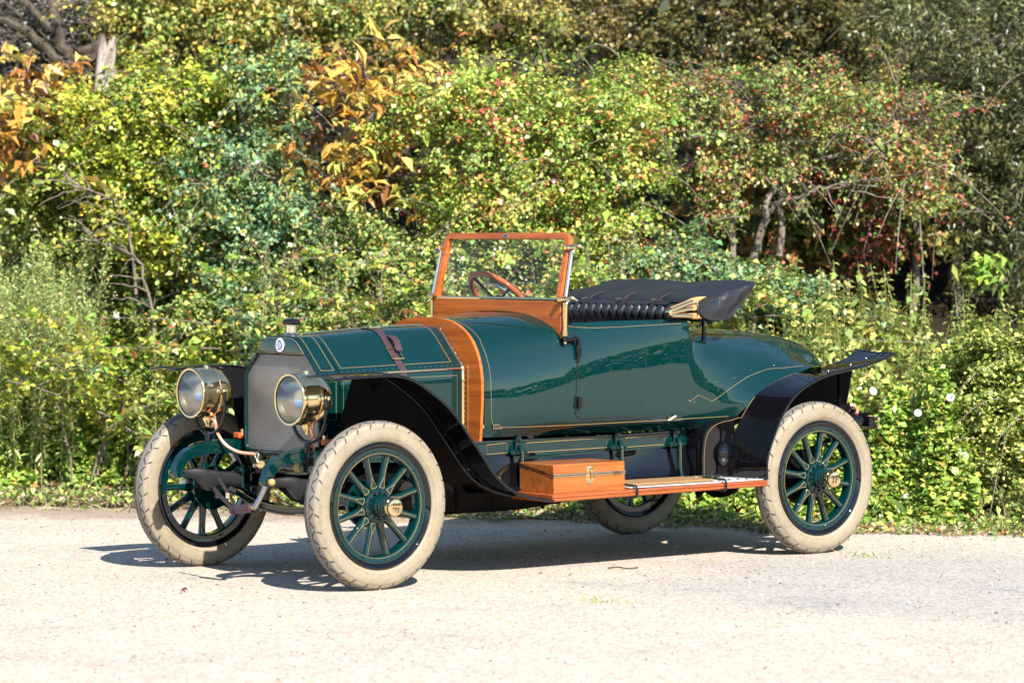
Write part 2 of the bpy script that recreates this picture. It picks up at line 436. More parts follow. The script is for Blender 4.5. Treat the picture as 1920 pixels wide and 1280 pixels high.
# ---------------- chassis
ch = MB()
for sg in (1, -1):
    y0 = .40
    prof_t = [(3.60, .560), (3.575, .625), (3.53, .672), (3.46, .700), (3.36, .722), (3.24, .727), (3.1, .722), (2.2, .716), (1.2, .716), (.66, .728)]
    prof_b = [(3.57, .545), (3.53, .600), (3.49, .630), (3.42, .648), (3.33, .652), (3.22, .648), (3.1, .640), (2.2, .606), (1.2, .622), (.66, .642)]
    T = cat(prof_t, 5); B = cat(prof_b, 5); k = len(T)
    YO = np.interp(T[:, 0], [2.1, 2.9], [.488, .452]) * sg; YI = YO - sg * .054
    sect = np.array([[(T[i][0], YI[i], T[i][1]), (T[i][0], YO[i], T[i][1]), (T[i][0], YO[i], T[i][1] - .012), (T[i][0], YO[i] - sg * .006, T[i][1] - .016),
                      (B[i][0], YO[i] - sg * .006, B[i][1] + .016), (B[i][0], YO[i], B[i][1] + .012), (B[i][0], YO[i], B[i][1]), (B[i][0], YI[i], B[i][1])] for i in range(k)])
    yo = sg * .488
    ch.grid(sect, 0, cv=True, flip=sg < 0)
    # spring eye barrel and cap
    ch.lathe([(-.005, .0005), (-.004, .024), (0, .027), (.06, .027), (.064, .024), (.066, .0005)], (3.572, sg * .392, .556), (0, sg, 0), 20, 0)
    ch.lathe([(0, .016), (.004, .019), (.022, .019), (.026, .016), (.030, .010), (.031, .0005)], (3.572, sg * .458, .556), (0, sg, 0), 12, 1)
    for x_, z_ in ((3.30, .690), (3.48, .668), (3.53, .635), (3.20, .690)):
        ch.sphere((x_, sg * .45, z_), .010, 0, 6, (1, .6, 1))
    ch.lathe([(0, .026), (.012, .024), (.014, .016), (.024, .016), (.026, .009), (.032, .009), (.033, .0005)], (3.345, sg * .447, .684), (0, sg, 0), 20, 0)
    rect_z = .012
    for xa, xb in ((2.16, 2.02), (1.882, 1.304), (1.166, .874)):
        zt, zb = .695, .643
        pl = [(xa, yo - sg * .004, zt), (xb, yo - sg * .004, zt + .006), (xb, yo - sg * .004, zb + .004), (xa, yo - sg * .004, zb)]
        ch.tube(pl, .0015, 5, 1, closed=True)
for x_, zz in ((3.12, .60), (2.6, .62), (2.0, .62), (1.2, .63), (.7, .66), (-.5, .78)):
    ch.tube([(x_, -.41, zz), (x_, .41, zz)], .022, 10, 2)
# rear frame kick-up
for sg in (1, -1):
    P = cat([(.66, sg * .455, .686), (.45, sg * .455, .72), (.2, sg * .455, .80), (-.1, sg * .455, .82), (-.4, sg * .45, .80), (-.66, sg * .5, .755)], 4)
    ch.tube(P, .036, 8, 2)
    ch.lathe([(-.06, .0005), (-.06, .03), (.06, .03), (.06, .0005)], (-.66, sg * .53, .75), (0, sg, 0), 14, 2)
    ch.lathe([(.0, .0005), (.0, .016), (.02, .016), (.02, .0005)], (-.66, sg * .59, .75), (0, sg, 0), 10, 1)
ch.build('chassis_frame', ['teal', 'gold', 'satin'], car, sharp=45)

# leaf springs with leather gaiters
for sg in (1, -1):
    g = MB()
    P = [(3.55, .552, .016, .020), (3.50, .550, .018, .024), (3.44, .545, .030, .032), (3.405, .525, .036, .050), (3.37, .508, .038, .058), (3.33, .515, .038, .046), (3.28, .514, .038, .038), (3.17, .505, .040, .040)]
    P = cat(P, 4)
    sect = [[(x, sg * .43 + wd * math.copysign(abs(math.cos(q)) ** .5, math.cos(q)), z + hh * math.copysign(abs(math.sin(q)) ** .5, math.sin(q))) for q in np.arange(16) * math.pi / 8] for x, z, wd, hh in P]
    g.grid(np.array(sect), 0, cv=True)
    for k in range(5):
        g.box((2.93, sg * .43, .472 + k * .013), (.46 - .04 * (4 - k), .062, .010), 1)
    P2 = cat([(2.72, .50), (2.62, .49), (2.5, .53), (2.42, .58)], 3)
    g.tube([(x, sg * .43, z) for x, z in P2], .028, 8, 0)
    sp = g.build('front_spring', ['gaiter', 'satin'], car, sharp=40, recalc=True)
    c = MB(); c.box((3.165, sg * .43, .505), (.018, .094, .098), 0, ch=.004); c.box((3.125, sg * .43, .555), (.10, .07, .03), 0, ch=.008)
    for dy in (-.035, .035): c.tube([(3.11, sg * .43 + dy, .58), (3.11, sg * .43 + dy, .42)], .008, 8, 0)
    c.build('spring_clip', ['teal'], sp)
# front axle
ax = MB()
P = cat([(3.15, -.66, .47), (3.15, -.60, .455), (3.15, -.50, .44), (3.15, -.40, .420), (3.15, -.25, .378), (3.15, 0, .358), (3.15, .25, .378), (3.15, .40, .42), (3.15, .50, .44), (3.15, .60, .455), (3.15, .66, .47)], 4)
ax.grid(np.array([[(x + dx, y, z + dz) for dx, dz in ((-.022, .024), (.022, .024), (.022, .014), (.012, .010), (.012, -.010), (.022, -.014), (.022, -.024), (-.022, -.024))] for x, y, z in P]), 0, cv=True)
ax.tube([(x + .0235, y, z + .019) for x, y, z in P[8:-8]], .002, 5, 1); ax.tube([(x + .0235, y, z - .019) for x, y, z in P[8:-8]], .002, 5, 1)
for sg in (1, -1):
    ax.lathe([(0, .0005), (0, .024), (.17, .024), (.17, .0005)], (3.15, sg * .66, .385), (0, 0, 1), 16, 0)
    ax.tube([(3.15, sg * .66, .44), (3.15, sg * .76, .44)], .026, 12, 0)
    ax.lathe([(0, .12), (.012, .125), (.03, .12), (.034, .06), (.034, .03)], (3.15, sg * .70, .44), (0, sg, 0), 28, 0)
    ax.tube([(3.15, sg * .66, .47), (3.02, sg * .62, .46), (2.96, sg * .60, .46)], .016, 8, 0)
ax.tube([(2.96, -.60, .46), (2.96, .60, .46)], .013, 10, 0)
for yy in (-.2, .0): ax.lathe([(0, .017), (.03, .017)], (3.19, yy, .60), (0, 1, 0), 12, 1, caps=True)
ax.tube([(3.17, .05, .60), (3.17, .40, .595)], .024, 12, 0); ax.lathe([(0, .026), (.05, .026)], (3.17, .13, .599), (0, 1, 0), 14, 1, caps=True)
ax.build('front_axle', ['teal', 'gold'], car, sharp=45, recalc=True)
# starting handle
h = MB()
h.tube([(3.62, .19, .398), (3.62, .362, .419)], .024, 16, 0)
h.tube([(3.62, .362, .419), (3.62, .385, .422)], .013, 10, 1)
h.tube(cat([(3.62, .384, .420), (3.60, .405, .47), (3.58, .428, .535)], 3), [.016, .0155, .015, .0145, .014, .014, .015], 8, 2)
h.tube([(3.58, .428, .535), (3.2, .428, .545)], .012, 8, 2)
ha = h.build('starting_handle', ['strap', 'brass', 'steel'], car)
s_ = MB()
for x0, y0, z0, x1, y1, z1 in ((3.60, .02, .56, 3.62, .20, .43), (3.60, -.03, .50, 3.62, .17, .41)):
    P = cat([(x0, y0, z0), ((x0 + x1) / 2, (y0 + y1) / 2, (z0 + z1) / 2 - .003), (x1, y1, z1)], 5)
    d = np.array([0, y1 - y0, z1 - z0]); d /= np.linalg.norm(d); nn = np.array([0, -d[2], d[1]]) * .013
    s_.grid(np.stack([P - nn, P + nn], 1), 0); s_.grid(np.stack([P - nn + (-.003, 0, 0), P + nn + (-.003, 0, 0)], 1), 0, flip=True)
s_.box((3.624, .145, .470), (.006, .034, .030), 1)
s_.lathe([(0, .027), (.028, .027)], (3.62, .185, .397), (0, 1, .12), 16, 0)
s_.build('strap', ['strap', 'nickel'], ha, smooth=False)

# ---------------- radiator
half = [((0, .648), (0, .678)), ((.15, .648), (.15, .678)), ((.29, .648), (.29, .678)), ((.325, .653), (.315, .680)), ((.345, .666), (.330, .688)), ((.356, .692), (.336, .704)),
        ((.357, .85), (.336, .85)), ((.357, 1.075), (.336, 1.068)), ((.355, 1.092), (.334, 1.080)), ((.345, 1.108), (.326, 1.091)), ((.25, 1.198), (.240, 1.178)),
        ((.19, 1.254), (.222, 1.194)), ((.150, 1.284), (.15, 1.194)), ((.115, 1.295), (.11, 1.194)), ((.06, 1.299), (.05, 1.194)), ((0, 1.300), (0, 1.194))]
ring = half + [((-a[0], a[1]), (-b[0], b[1])) for a, b in half[-2:0:-1]]
def rg(k, x, inset=0.0):
    out = []
    for p in ring:
        y, z = p[k]; cy, cz = 0, .97
        out.append((x, y - inset * np.sign(y) * (abs(y) > .02), z - inset * np.sign(z - cz)))
    return out
rad = empty('radiator', (0, 0, 0), car)
m = MB()
m.grid(np.array([rg(0, 3.055), rg(0, 3.176), rg(0, 3.183, .003), rg(0, 3.186, .009), rg(1, 3.186, -.003), rg(1, 3.181), rg(1, 3.164)]), 0, cv=True)
def loop_line(pts, r=.0010, mi=1, closed=False): m.tube(pts, r, 5, mi, closed=closed)
HS = [(-.215, 1.203), (-.185, 1.237), (-.142, 1.271), (-.105, 1.283), (0, 1.287), (.105, 1.283), (.142, 1.271), (.185, 1.237), (.215, 1.203)]
loop_line([(3.187, y, z) for y, z in HS], closed=True)
prof = [a for a, b in half[6:]]
def side_line(x, zlo, off=.002, sy=1, upto=15):
    pts = [(x, sy * (y + off * .6), z + off * .8) for (y, z) in [a for a, b in half[9:]]]
    return [(x, sy * (.3475), 1.108 + 0)] + pts[1:]
for sy in (1, -1):
    q = [(3.160, sy * (y + .0012), z + .0016) for y, z in ((.335, 1.118), (.25, 1.199), (.19, 1.255), (.150, 1.285), (.115, 1.296))]
    q2 = [(3.078, a[1], a[2]) for a in q][::-1]
    m.tube(q + q2, .0010, 5, 1, closed=False); m.tube([q[0], q2[-1]], .0010, 5, 1)
    m.tube([(3.160, sy * .3582, 1.06), (3.078, sy * .3582, 1.06), (3.078, sy * .3582, .86), (3.160, sy * .3582, .86)], .0010, 5, 1, closed=True)
    for zz in (.84, .81, .78):
        for xx in (3.09, 3.14): m.sphere((xx, sy * .357, zz), .006, 0, 5)
m.build('radiator_shell', ['teal', 'gold'], rad, sharp=40)
m = MB(); m.add([(3.168, p[1][0], p[1][1]) for p in ring], [tuple(range(len(ring)))]); m.build('core', ['core'], rad, smooth=False)
m = MB()
low = [(-.345, .655), (-.325, .61), (-.29, .585), (-.2, .562), (-.1, .556), (0, .555), (.1, .556), (.2, .562), (.29, .585), (.325, .61), (.345, .655)]
m.prism([(3.09, y, z) for y, z in low], (.072, 0, 0), 0)
m.tube([(3.164, y * .96, z + .012) for y, z in low], .0014, 5, 1); m.tube([(3.164, y * .9, .640) for y, z in (low[0], low[5], low[-1])], .0010, 5, 1)
m.build('lower_tank', ['teal', 'gold'], rad, recalc=True, sharp=30)
m = MB()
m.tube([(3.2 , -.205 + .016 * math.cos(a), .645 + .016 * math.sin(a)) for a in np.arange(16) * math.pi / 8], .0045, 6, 0, closed=True)
m.tube([(3.2, -.205, .629), (3.2, -.195, .605)], .005, 6, 0); m.tube([(3.16, -.185, .592), (3.235, -.185, .592)], .011, 10, 0); m.lathe([(0, .017), (.03, .017)], (3.2, -.185, .592), (.3, .9, 0), 8, 1, caps=True)
m.build('drain_tap', ['nickel', 'brass'], rad)
m = MB()
m.lathe([(0, .040), (.006, .042), (.012, .036), (.016, .032), (.052, .032), (.054, .036), (.058, .036)], (3.115, 0, 1.298), (0, 0, 1), 24, 0)
m.lathe([(.056, .038), (.058, .046), (.066, .050), (.076, .050), (.084, .044), (.090, .030), (.092, .0005)], (3.115, 0, 1.298), (0, 0, 1), 16, 1)
m.build('filler_cap', ['nickel', 'black'], rad, sharp=30)
m = MB()
m.lathe([(0, .036), (.003, .0385), (.006, .037), (.007, .027), (.0068, .0262)], (3.187, 0, 1.247), (1, 0, 0), 32, 0)
m.lathe([(.0055, .0268), (.0056, .0005)], (3.187, 0, 1.247), (1, 0, 0), 32, 1)
letters_IF(m, (3.1927, -.0, 1.247), (0, 1, 0), (0, 0, 1), (1, 0, 0), .034, 0, .001)
m.build('badge', ['white', 'blue'], rad, sharp=40)

# ---------------- bonnet
XF, XR = 3.050, 2.236
HSEC = [(0, 1.300), (.06, 1.299), (.11, 1.294), (.145, 1.281), (.185, 1.254), (.25, 1.196), (.335, 1.118), (.352, 1.104), (.357, 1.094), (.357, 1.02), (.357, .86), (.357, .70)]
def hood_pt(x, y, z, off=0.0):
    t = (XF - x) / (XF - XR)
    dz = .026 * t * max(0, min(1, (z - 1.05) / .25)) + .010 * t * (z > .9)
    dz += .006 * math.sin(math.pi * t) * (z > 1.2)
    n = (0, 0)
    if off:
        if z > 1.285: n = (0, 1)
        elif z > 1.09: n = (.68, .73)
        else: n = (1, 0)
    return (x, y + np.sign(y) * n[0] * off, z + dz + n[1] * off)
hs = [(-y, z) for y, z in HSEC[:0:-1]] + HSEC
m = MB()
m.grid(np.array([[hood_pt(x, y, z) for y, z in hs] for x in np.linspace(XF, XR, 14)]), 0)
for sy in (1, -1):
    seq = [(.325, 1.128), (.25, 1.196), (.185, 1.254), (.145, 1.281), (.11, 1.294), (.03, 1.2995)]
    front = [hood_pt(XF - .025, sy * y, z, .0012) for y, z in seq]
    back = [hood_pt(XR + .05, sy * y, z, .0012) for y, z in seq]
    m.tube(front, .0010, 5, 1); m.tube(back, .0010, 5, 1)
    m.tube([hood_pt(x, sy * .325, 1.128, .0012) for x in np.linspace(XF - .025, XR + .05, 10)], .0010, 5, 1)
    for k in range(22):
        x = XF - .02 - k * .037; p = hood_pt(x, sy * .3445, 1.111, .001); m.sphere(p, .0024, 2, 4)
    zt, zb = 1.062, .76
    m.tube([hood_pt(XF - .02, sy * .3575, zt), hood_pt(XR + .03, sy * .3575, zt), hood_pt(XR + .03, sy * .3575, zb), hood_pt(XF - .02, sy * .3575, zb)], .0010, 5, 1, closed=True)
bon = m.build('bonnet', ['teal', 'gold', 'nickel'], car, sharp=28)
m = MB()
for sy in (1, -1): m.tube([hood_pt(x, sy * .359, 1.094, .002) for x in np.linspace(XF, XR, 14)], .0058, 8, 0)
m.tube([hood_pt(x, 0, 1.300, .003) for x in np.linspace(XF, XR, 14)], .006, 8, 0)
m.build('hinge', ['brass'], bon)
m = MB()
P = [[hood_pt(x, y * 1.003, z, .004) for y, z in hs] for x in (2.232, 2.224, 2.212, 2.204)]
for j in (0, 3):
    P[j] = [hood_pt(P[j][i][0], y, z, .0) for i, (y, z) in enumerate(hs)]
m.grid(np.array(P), 0)
for sy in (1, -1):
    for k in range(13):
        z = 1.07 - k * .028; m.sphere((2.217, sy * .362, z), .005, 0, 5)
    for k in range(8):
        t = k / 7; m.sphere(hood_pt(2.217, sy * (.335 - t * .19), 1.118 + t * .165, .005), .005, 0, 5)
m.build('bonnet_band', ['brass'], bon, sharp=50)
# leather bonnet strap
m = MB()
def strap_x(y): return 2.632
sx = [(-y, z) for y, z in HSEC[9:0:-1]] + HSEC[:10]
m.grid(np.array([[hood_pt(2.632 + dx, y, z, .0045) for y, z in sx] for dx in (-.023, -.021, .021, .023)]), 0)
m.grid(np.array([[hood_pt(2.632 + dx, y, z, .0) for y, z in sx] for dx in (-.023, -.023)]), 0)
# loose tongue through the buckle
tong = [(.18, 1.262), (.21, 1.245), (.245, 1.222), (.275, 1.19)]
m.grid(np.array([[hood_pt(2.600 + dx, y, z + b, .010) for (y, z), b in zip(tong, (0, .012, .016, .002))] for dx in (-.021, .021)]), 0)
for y, z in ((.06, 1.299), (.27, 1.178)):
    c = np.array(hood_pt(2.628, y, z, .011)); d = np.array([0, .03, 0 if y < .1 else -.028])
    m.tube([c + (-.036, 0, 0) - d, c + (.036, 0, 0) - d, c + (.036, 0, 0) + d, c + (-.036, 0, 0) + d], .0045, 6, 1, closed=True)
m.build('bonnet_strap', ['strap', 'brass'], bon, sharp=50)

# ---------------- dashboard bulkhead (wood arch)
arch = cat([(0, 1.383), (.10, 1.380), (.192, 1.369), (.27, 1.348), (.335, 1.317), (.39, 1.275), (.43, 1.226), (.462, 1.165), (.482, 1.09), (.489, 1.02), (.487, .90), (.477, .76), (.470, .700)], 3)
full = [(-y, z) for y, z in arch[:0:-1]] + list(map(tuple, arch))
m = MB(); m.prism([(2.184, y, z) for y, z in full], (.018, 0, 0), 0)
for sy in (1, -1):
    m.tube([(2.2035, sy * .37, z) for z in (.72, 1.10)], .0010, 5, 1)
m.build('bulkhead', ['wood', 'gold'], car, recalc=True, sharp=30, bevel=.007)

# ---------------- body: scuttle, sides and tail in one skin
ST = [
 (2.172, [(0, 1.370), (.18, 1.357), (.31, 1.312), (.395, 1.245), (.445, 1.16), (.470, 1.07), (.479, .97), (.479, .88), (.476, .80), (.462, .735)]),
 (1.95, [(0, 1.388), (.21, 1.376), (.37, 1.33), (.455, 1.268), (.505, 1.185), (.531, 1.09), (.540, .98), (.539, .88), (.528, .80), (.50, .735)]),
 (1.72, [(0, 1.407), (.25, 1.397), (.42, 1.357), (.520, 1.310), (.570, 1.23), (.592, 1.12), (.598, 1.0), (.594, .89), (.578, .80), (.515, .735)]),
 (1.62, [(0, 1.412), (.26, 1.402), (.46, 1.372), (.548, 1.343), (.585, 1.25), (.604, 1.13), (.608, 1.0), (.603, .89), (.586, .80), (.52, .735)]),
 (1.40, [(0, 1.42), (.26, 1.41), (.48, 1.38), (.566, 1.357), (.598, 1.27), (.612, 1.15), (.614, 1.0), (.609, .89), (.591, .80), (.522, .735)]),
 (1.10, [(0, 1.42), (.26, 1.41), (.50, 1.38), (.583, 1.359), (.608, 1.28), (.617, 1.16), (.618, 1.0), (.613, .89), (.595, .80), (.522, .735)]),
 (.88, [(0, 1.41), (.26, 1.40), (.50, 1.38), (.594, 1.360), (.611, 1.29), (.617, 1.18), (.618, 1.03), (.615, .90), (.60, .80), (.525, .735)]),
 (.80, [(0, 1.37), (.24, 1.365), (.47, 1.362), (.590, 1.352), (.609, 1.28), (.616, 1.18), (.618, 1.03), (.615, .90), (.60, .80), (.525, .735)]),
 (.75, [(0, 1.31), (.21, 1.307), (.40, 1.298), (.520, 1.285), (.580, 1.245), (.607, 1.165), (.616, 1.03), (.615, .905), (.60, .80), (.525, .735)]),
 (.66, [(0, 1.302), (.20, 1.299), (.37, 1.286), (.482, 1.262), (.555, 1.215), (.597, 1.14), (.613, 1.03), (.617, .91), (.607, .81), (.56, .735)]),
 (.50, [(0, 1.298), (.20, 1.293), (.36, 1.275), (.465, 1.243), (.538, 1.190), (.585, 1.115), (.610, 1.025), (.622, .93), (.625, .84), (.60, .76)]),
 (.36, [(0, 1.292), (.19, 1.287), (.345, 1.265), (.448, 1.228), (.520, 1.172), (.570, 1.10), (.604, 1.03), (.630, .97), (.650, .92), (.664, .880)]),
 (.20, [(0, 1.286), (.18, 1.280), (.325, 1.254), (.422, 1.213), (.495, 1.160), (.548, 1.106), (.590, 1.06), (.622, 1.022), (.647, .993), (.664, .968)]),
 (.0, [(0, 1.276), (.17, 1.268), (.295, 1.241), (.383, 1.200), (.452, 1.155), (.508, 1.117), (.560, 1.085), (.602, 1.063), (.636, 1.046), (.664, 1.034)]),
 (-.2, [(0, 1.257), (.15, 1.249), (.258, 1.221), (.335, 1.180), (.400, 1.140), (.460, 1.110), (.52, 1.088), (.575, 1.074), (.62, 1.065), (.656, 1.058)]),
 (-.4, [(0, 1.226), (.13, 1.217), (.22, 1.188), (.285, 1.145), (.330, 1.098), (.36, 1.05), (.375, .99), (.375, .92), (.36, .85), (.30, .75)]),
 (-.58, [(0, 1.180), (.10, 1.170), (.165, 1.140), (.212, 1.097), (.240, 1.05), (.255, 1.0), (.26, .95), (.26, .88), (.25, .80), (.20, .75)]),
 (-.70, [(0, 1.120), (.065, 1.111), (.11, 1.085), (.142, 1.05), (.160, 1.01), (.168, .97), (.17, .92), (.168, .87), (.16, .80), (.13, .75)]),
 (-.765, [(0, 1.045), (.03, 1.04), (.055, 1.025), (.072, 1.00), (.082, .97), (.086, .94), (.086, .90), (.085, .86), (.08, .80), (.07, .76)]),
 (-.79, [(0, .96), (.006, .958), (.010, .953), (.014, .946), (.016, .936), (.017, .92), (.017, .90), (.017, .87), (.016, .82), (.014, .78)]),
]
SX = np.array([s[0] for s in ST]); SP = np.array([s[1] for s in ST])
NU, NV = 6, 5
rows = np.stack([cat(SP[i], NV) for i in range(len(ST))])             # stations x rows(46) x 2
full3 = np.concatenate([np.repeat(SX[:, None, None], rows.shape[1], 1), rows], 2)
BODY = cat(full3, NU)                                                  # dense
KE = 3 * NV
def body_y(x, z):
    xs = BODY[:, 0, 0][::-1]
    i = int(np.clip(np.searchsorted(xs, x), 1, len(xs) - 1)); i2 = len(xs) - 1 - i; i1 = i2 + 1
    t = (x - BODY[i1, 0, 0]) / (BODY[i2, 0, 0] - BODY[i1, 0, 0] + 1e-9)
    sec = BODY[i1] * (1 - t) + BODY[i2] * t
    zz = sec[:, 2][::-1]; return float(np.interp(z, zz, sec[:, 1][::-1]))
def on_body(pts, off=.0022, sy=1): return [(x, sy * (body_y(x, z) + off), z) for x, z in pts]
m = MB()
nx, nr = BODY.shape[:2]
fullrows = np.concatenate([BODY[:, :0:-1] * (1, -1, 1), BODY], 1)      # right side .. centre .. left side
v = fullrows.reshape(-1, 3); wdt = fullrows.shape[1]; f = []
for i in range(nx - 1):
    xm = (BODY[i, 0, 0] + BODY[i + 1, 0, 0]) / 2
    for j in range(wdt - 1):
        jr = min(abs(j - (nr - 1)), abs(j + 1 - (nr - 1)))
        jm = max(abs(j - (nr - 1)), abs(j + 1 - (nr - 1)))
        if .80 < xm < 1.64 and jm <= KE: continue
        f.append((i * wdt + j, i * wdt + j + 1, (i + 1) * wdt + j + 1, (i + 1) * wdt + j))
m.add(v, f, 0)
# belt stripe under the cockpit edge and lower body stripe
for sy in (1, -1):
    m.tube(on_body(cat([(1.66, 1.335), (1.58, 1.327), (1.45, 1.322), (1.1, 1.330), (.86, 1.337)], 6), sy=sy), .0010, 5, 1)
    lo = cat([(2.14, 1.25), (2.135, 1.10), (2.135, .90), (2.13, .83), (2.115, .80), (2.08, .789), (1.9, .787), (1.5, .790), (1.0, .793), (.70, .797), (.50, .80)], 6)
    m.tube(on_body(lo, sy=sy), .0010, 5, 1)
    m.tube([(2.135, sy * (np.interp(z, rows[0][::-1, 1], rows[0][::-1, 0]) + .013), z + .003) for z in np.linspace(1.25, 1.372, 12)], .0010, 5, 1)
    m.tube(on_body([(.80, .893), (.765, .911), (.731, .930), (.70, .918), (.665, .904), (.632, .890)], sy=sy), .0009, 5, 1)
    m.tube(on_body(cat([(.632, .890), (.57, .918), (.50, .955), (.364, 1.015), (.25, 1.045), (.158, 1.062), (.03, 1.066), (-.09, 1.075)], 6), sy=sy), .0009, 5, 1)
    for x_, z_ in ((.80, .90), (.76, .89), (.60, 1.00), (.45, 1.02), (.30, 1.06), (.1, 1.08)): m.sphere(on_body([(x_, z_)], 0, sy)[0], .0032, 2, 5)
body = m.build('body', ['teal', 'gold', 'nickel'], car, sharp=60)
# interior tub
m = MB()
tub = [BODY[i, KE + 1] for i in range(nx) if .80 < BODY[i, 0, 0] < 1.66]
for sy in (1, -1):
    m.grid(np.array([[(p[0], sy * (p[1] - .02), p[2] - .004), (p[0], sy * (p[1] - .05), p[2] - .01), (p[0], sy * (p[1] - .06), .78)] for p in tub]), 0, flip=sy > 0)
m.grid(np.array([[(x, y, .78) for y in (-.56, .56)] for x in (.8, 1.66)]), 0)
m.build('interior_trim', ['leather'], body)
# door with its shut line
def door_x(z):
    lo = max(0, (.865 - z)) / .042
    r = 1 - math.sqrt(max(0, 1 - min(1, lo) ** 2))
    left = np.interp(z, [.82, .91, 1.2, 1.36], [1.628, 1.632, 1.614, 1.604]) - r * .045
    right = np.interp(z, [.82, .87, 1.06, 1.36], [1.165, 1.165, 1.135, 1.105]) + r * .055
    return left, right
m = MB()
P = []; oL = []; oR = []
for z in np.concatenate([np.linspace(.8235, .866, 12), np.linspace(.88, 1.352, 24)]):
    a, b = door_x(z); P.append([(x, body_y(x, z) + .0028, z) for x in np.linspace(a, b, 24)])
P = np.array(P); m.grid(P, 0, flip=True)
edge = np.concatenate([P[::-1, 0], P[0], P[:, -1]])
m.grid(np.stack([edge, edge - (0, .006, 0)], 1), 0)
dr = m.build('door', ['teal', 'gold'], car, sharp=60)
m = MB(); m.tube(edge[:len(P) + 6] + np.array([0, -.0012, 0]), .0026, 6, 0); m.tube(edge[len(P) + 5:] + np.array([0, -.0012, 0]), .0022, 6, 0); m.build('shut_line', ['seam'], dr)
for z in (1.19, .912):
    m = MB(); y = body_y(1.612, z)
    m.box((1.608, y + .010, z), (.030, .018, .052), 0, ch=.004)
    m.tube([(1.622, y + .016, z - .035), (1.622, y + .016, z + .035)], .0085, 8, 0)
    m.build('door_hinge', ['black'], dr)
m = MB(); y = body_y(2.095, .791); m.box((2.095, y + .003, .793), (.062, .005, .026), 0, ch=.001); m.box((2.095, y + .0058, .793), (.054, .001, .019), 1)
m.build('maker_plate', ['brass', 'ink'], body)
m = MB(); y = body_y(.93, .80); m.sphere((.93, y + .006, .80), .014, 0, 6); m.tube([(.95, y + .006, .792), (.905, y + .02, .815)], .006, 6, 0); m.build('tap', ['brass'], body)

# ---------------- windscreen
ws = empty('windscreen', (0, 0, 0), car)
B0 = np.array([1.703, 0, 1.482]); T0 = np.array([1.618, 0, 1.845]); UPW = (T0 - B0); HW = np.linalg.norm(UPW); UPW /= HW
NW = np.cross(UPW, [0, -1, 0]); NW = NW / np.linalg.norm(NW)
if NW[0] < 0: NW = -NW
def wsp(y, h, d=0.0): return B0 + np.array([0, y, 0]) + UPW * h + NW * d
def frame_path(inset):
    hb, ht = .572 - inset, .560 - inset; top = HW - inset; rc = max(.05 - inset, .006)
    pts = [(-hb, 0), (-ht, top - rc)]
    pts += [(-ht + rc - rc * math.cos(a), top - rc + rc * math.sin(a)) for a in np.linspace(.3, math.pi / 2, 5)]
    q = [(-y, h) for y, h in pts[::-1]]
    return pts + q
o_, i_ = frame_path(0), frame_path(.034)
rings = []
for (yo, ho), (yi, hi) in zip(o_, i_):
    rings.append([wsp(yo, ho, -.014), wsp(yo, ho, .010), wsp(yo * .993 + yi * .007, ho * .99 + hi * .01, .015), wsp(yi, hi, .015), wsp(yi, hi, -.014)])
m = MB(); m.grid(np.array(rings), 0, cv=True)
m.box(wsp(0, HW - .018, .0165), (.003, .038, .018), 1, Matrix.Rotation(-math.atan2(.085, .363), 3, 'Y')); m.box(wsp(0, HW - .018, .0185), (.002, .030, .011), 2, Matrix.Rotation(-math.atan2(.085, .363), 3, 'Y'))
m.build('frame', ['wood', 'nickel', 'ink'], ws, sharp=35, recalc=True)
g_ = frame_path(.030)
m = MB(); m.add([wsp(y, h, .002) for y, h in g_], [tuple(range(len(g_)))]); m.build('glass', ['glass'], ws, smooth=False)
m = MB(); m.tube([(1.704, -.585, 1.480), (1.704, .585, 1.480)], .0085, 8, 0); m.build('sill_rail', ['brass'], ws)
low_curve = cat([(-.572, 1.275), (-.54, 1.305), (-.48, 1.333), (-.37, 1.368), (-.25, 1.397), (0, 1.4085), (.25, 1.397), (.37, 1.368), (.48, 1.332), (.54, 1.300), (.572, 1.265)], 3)
poly = [(1.712, y, z) for y, z in low_curve] + [(1.712, .574, 1.472), (1.712, -.574, 1.472)]
m = MB(); m.prism(poly, (-.018, 0, 0), 0); m.build('lower_panel', ['wood'], ws, recalc=True, bevel=.003)
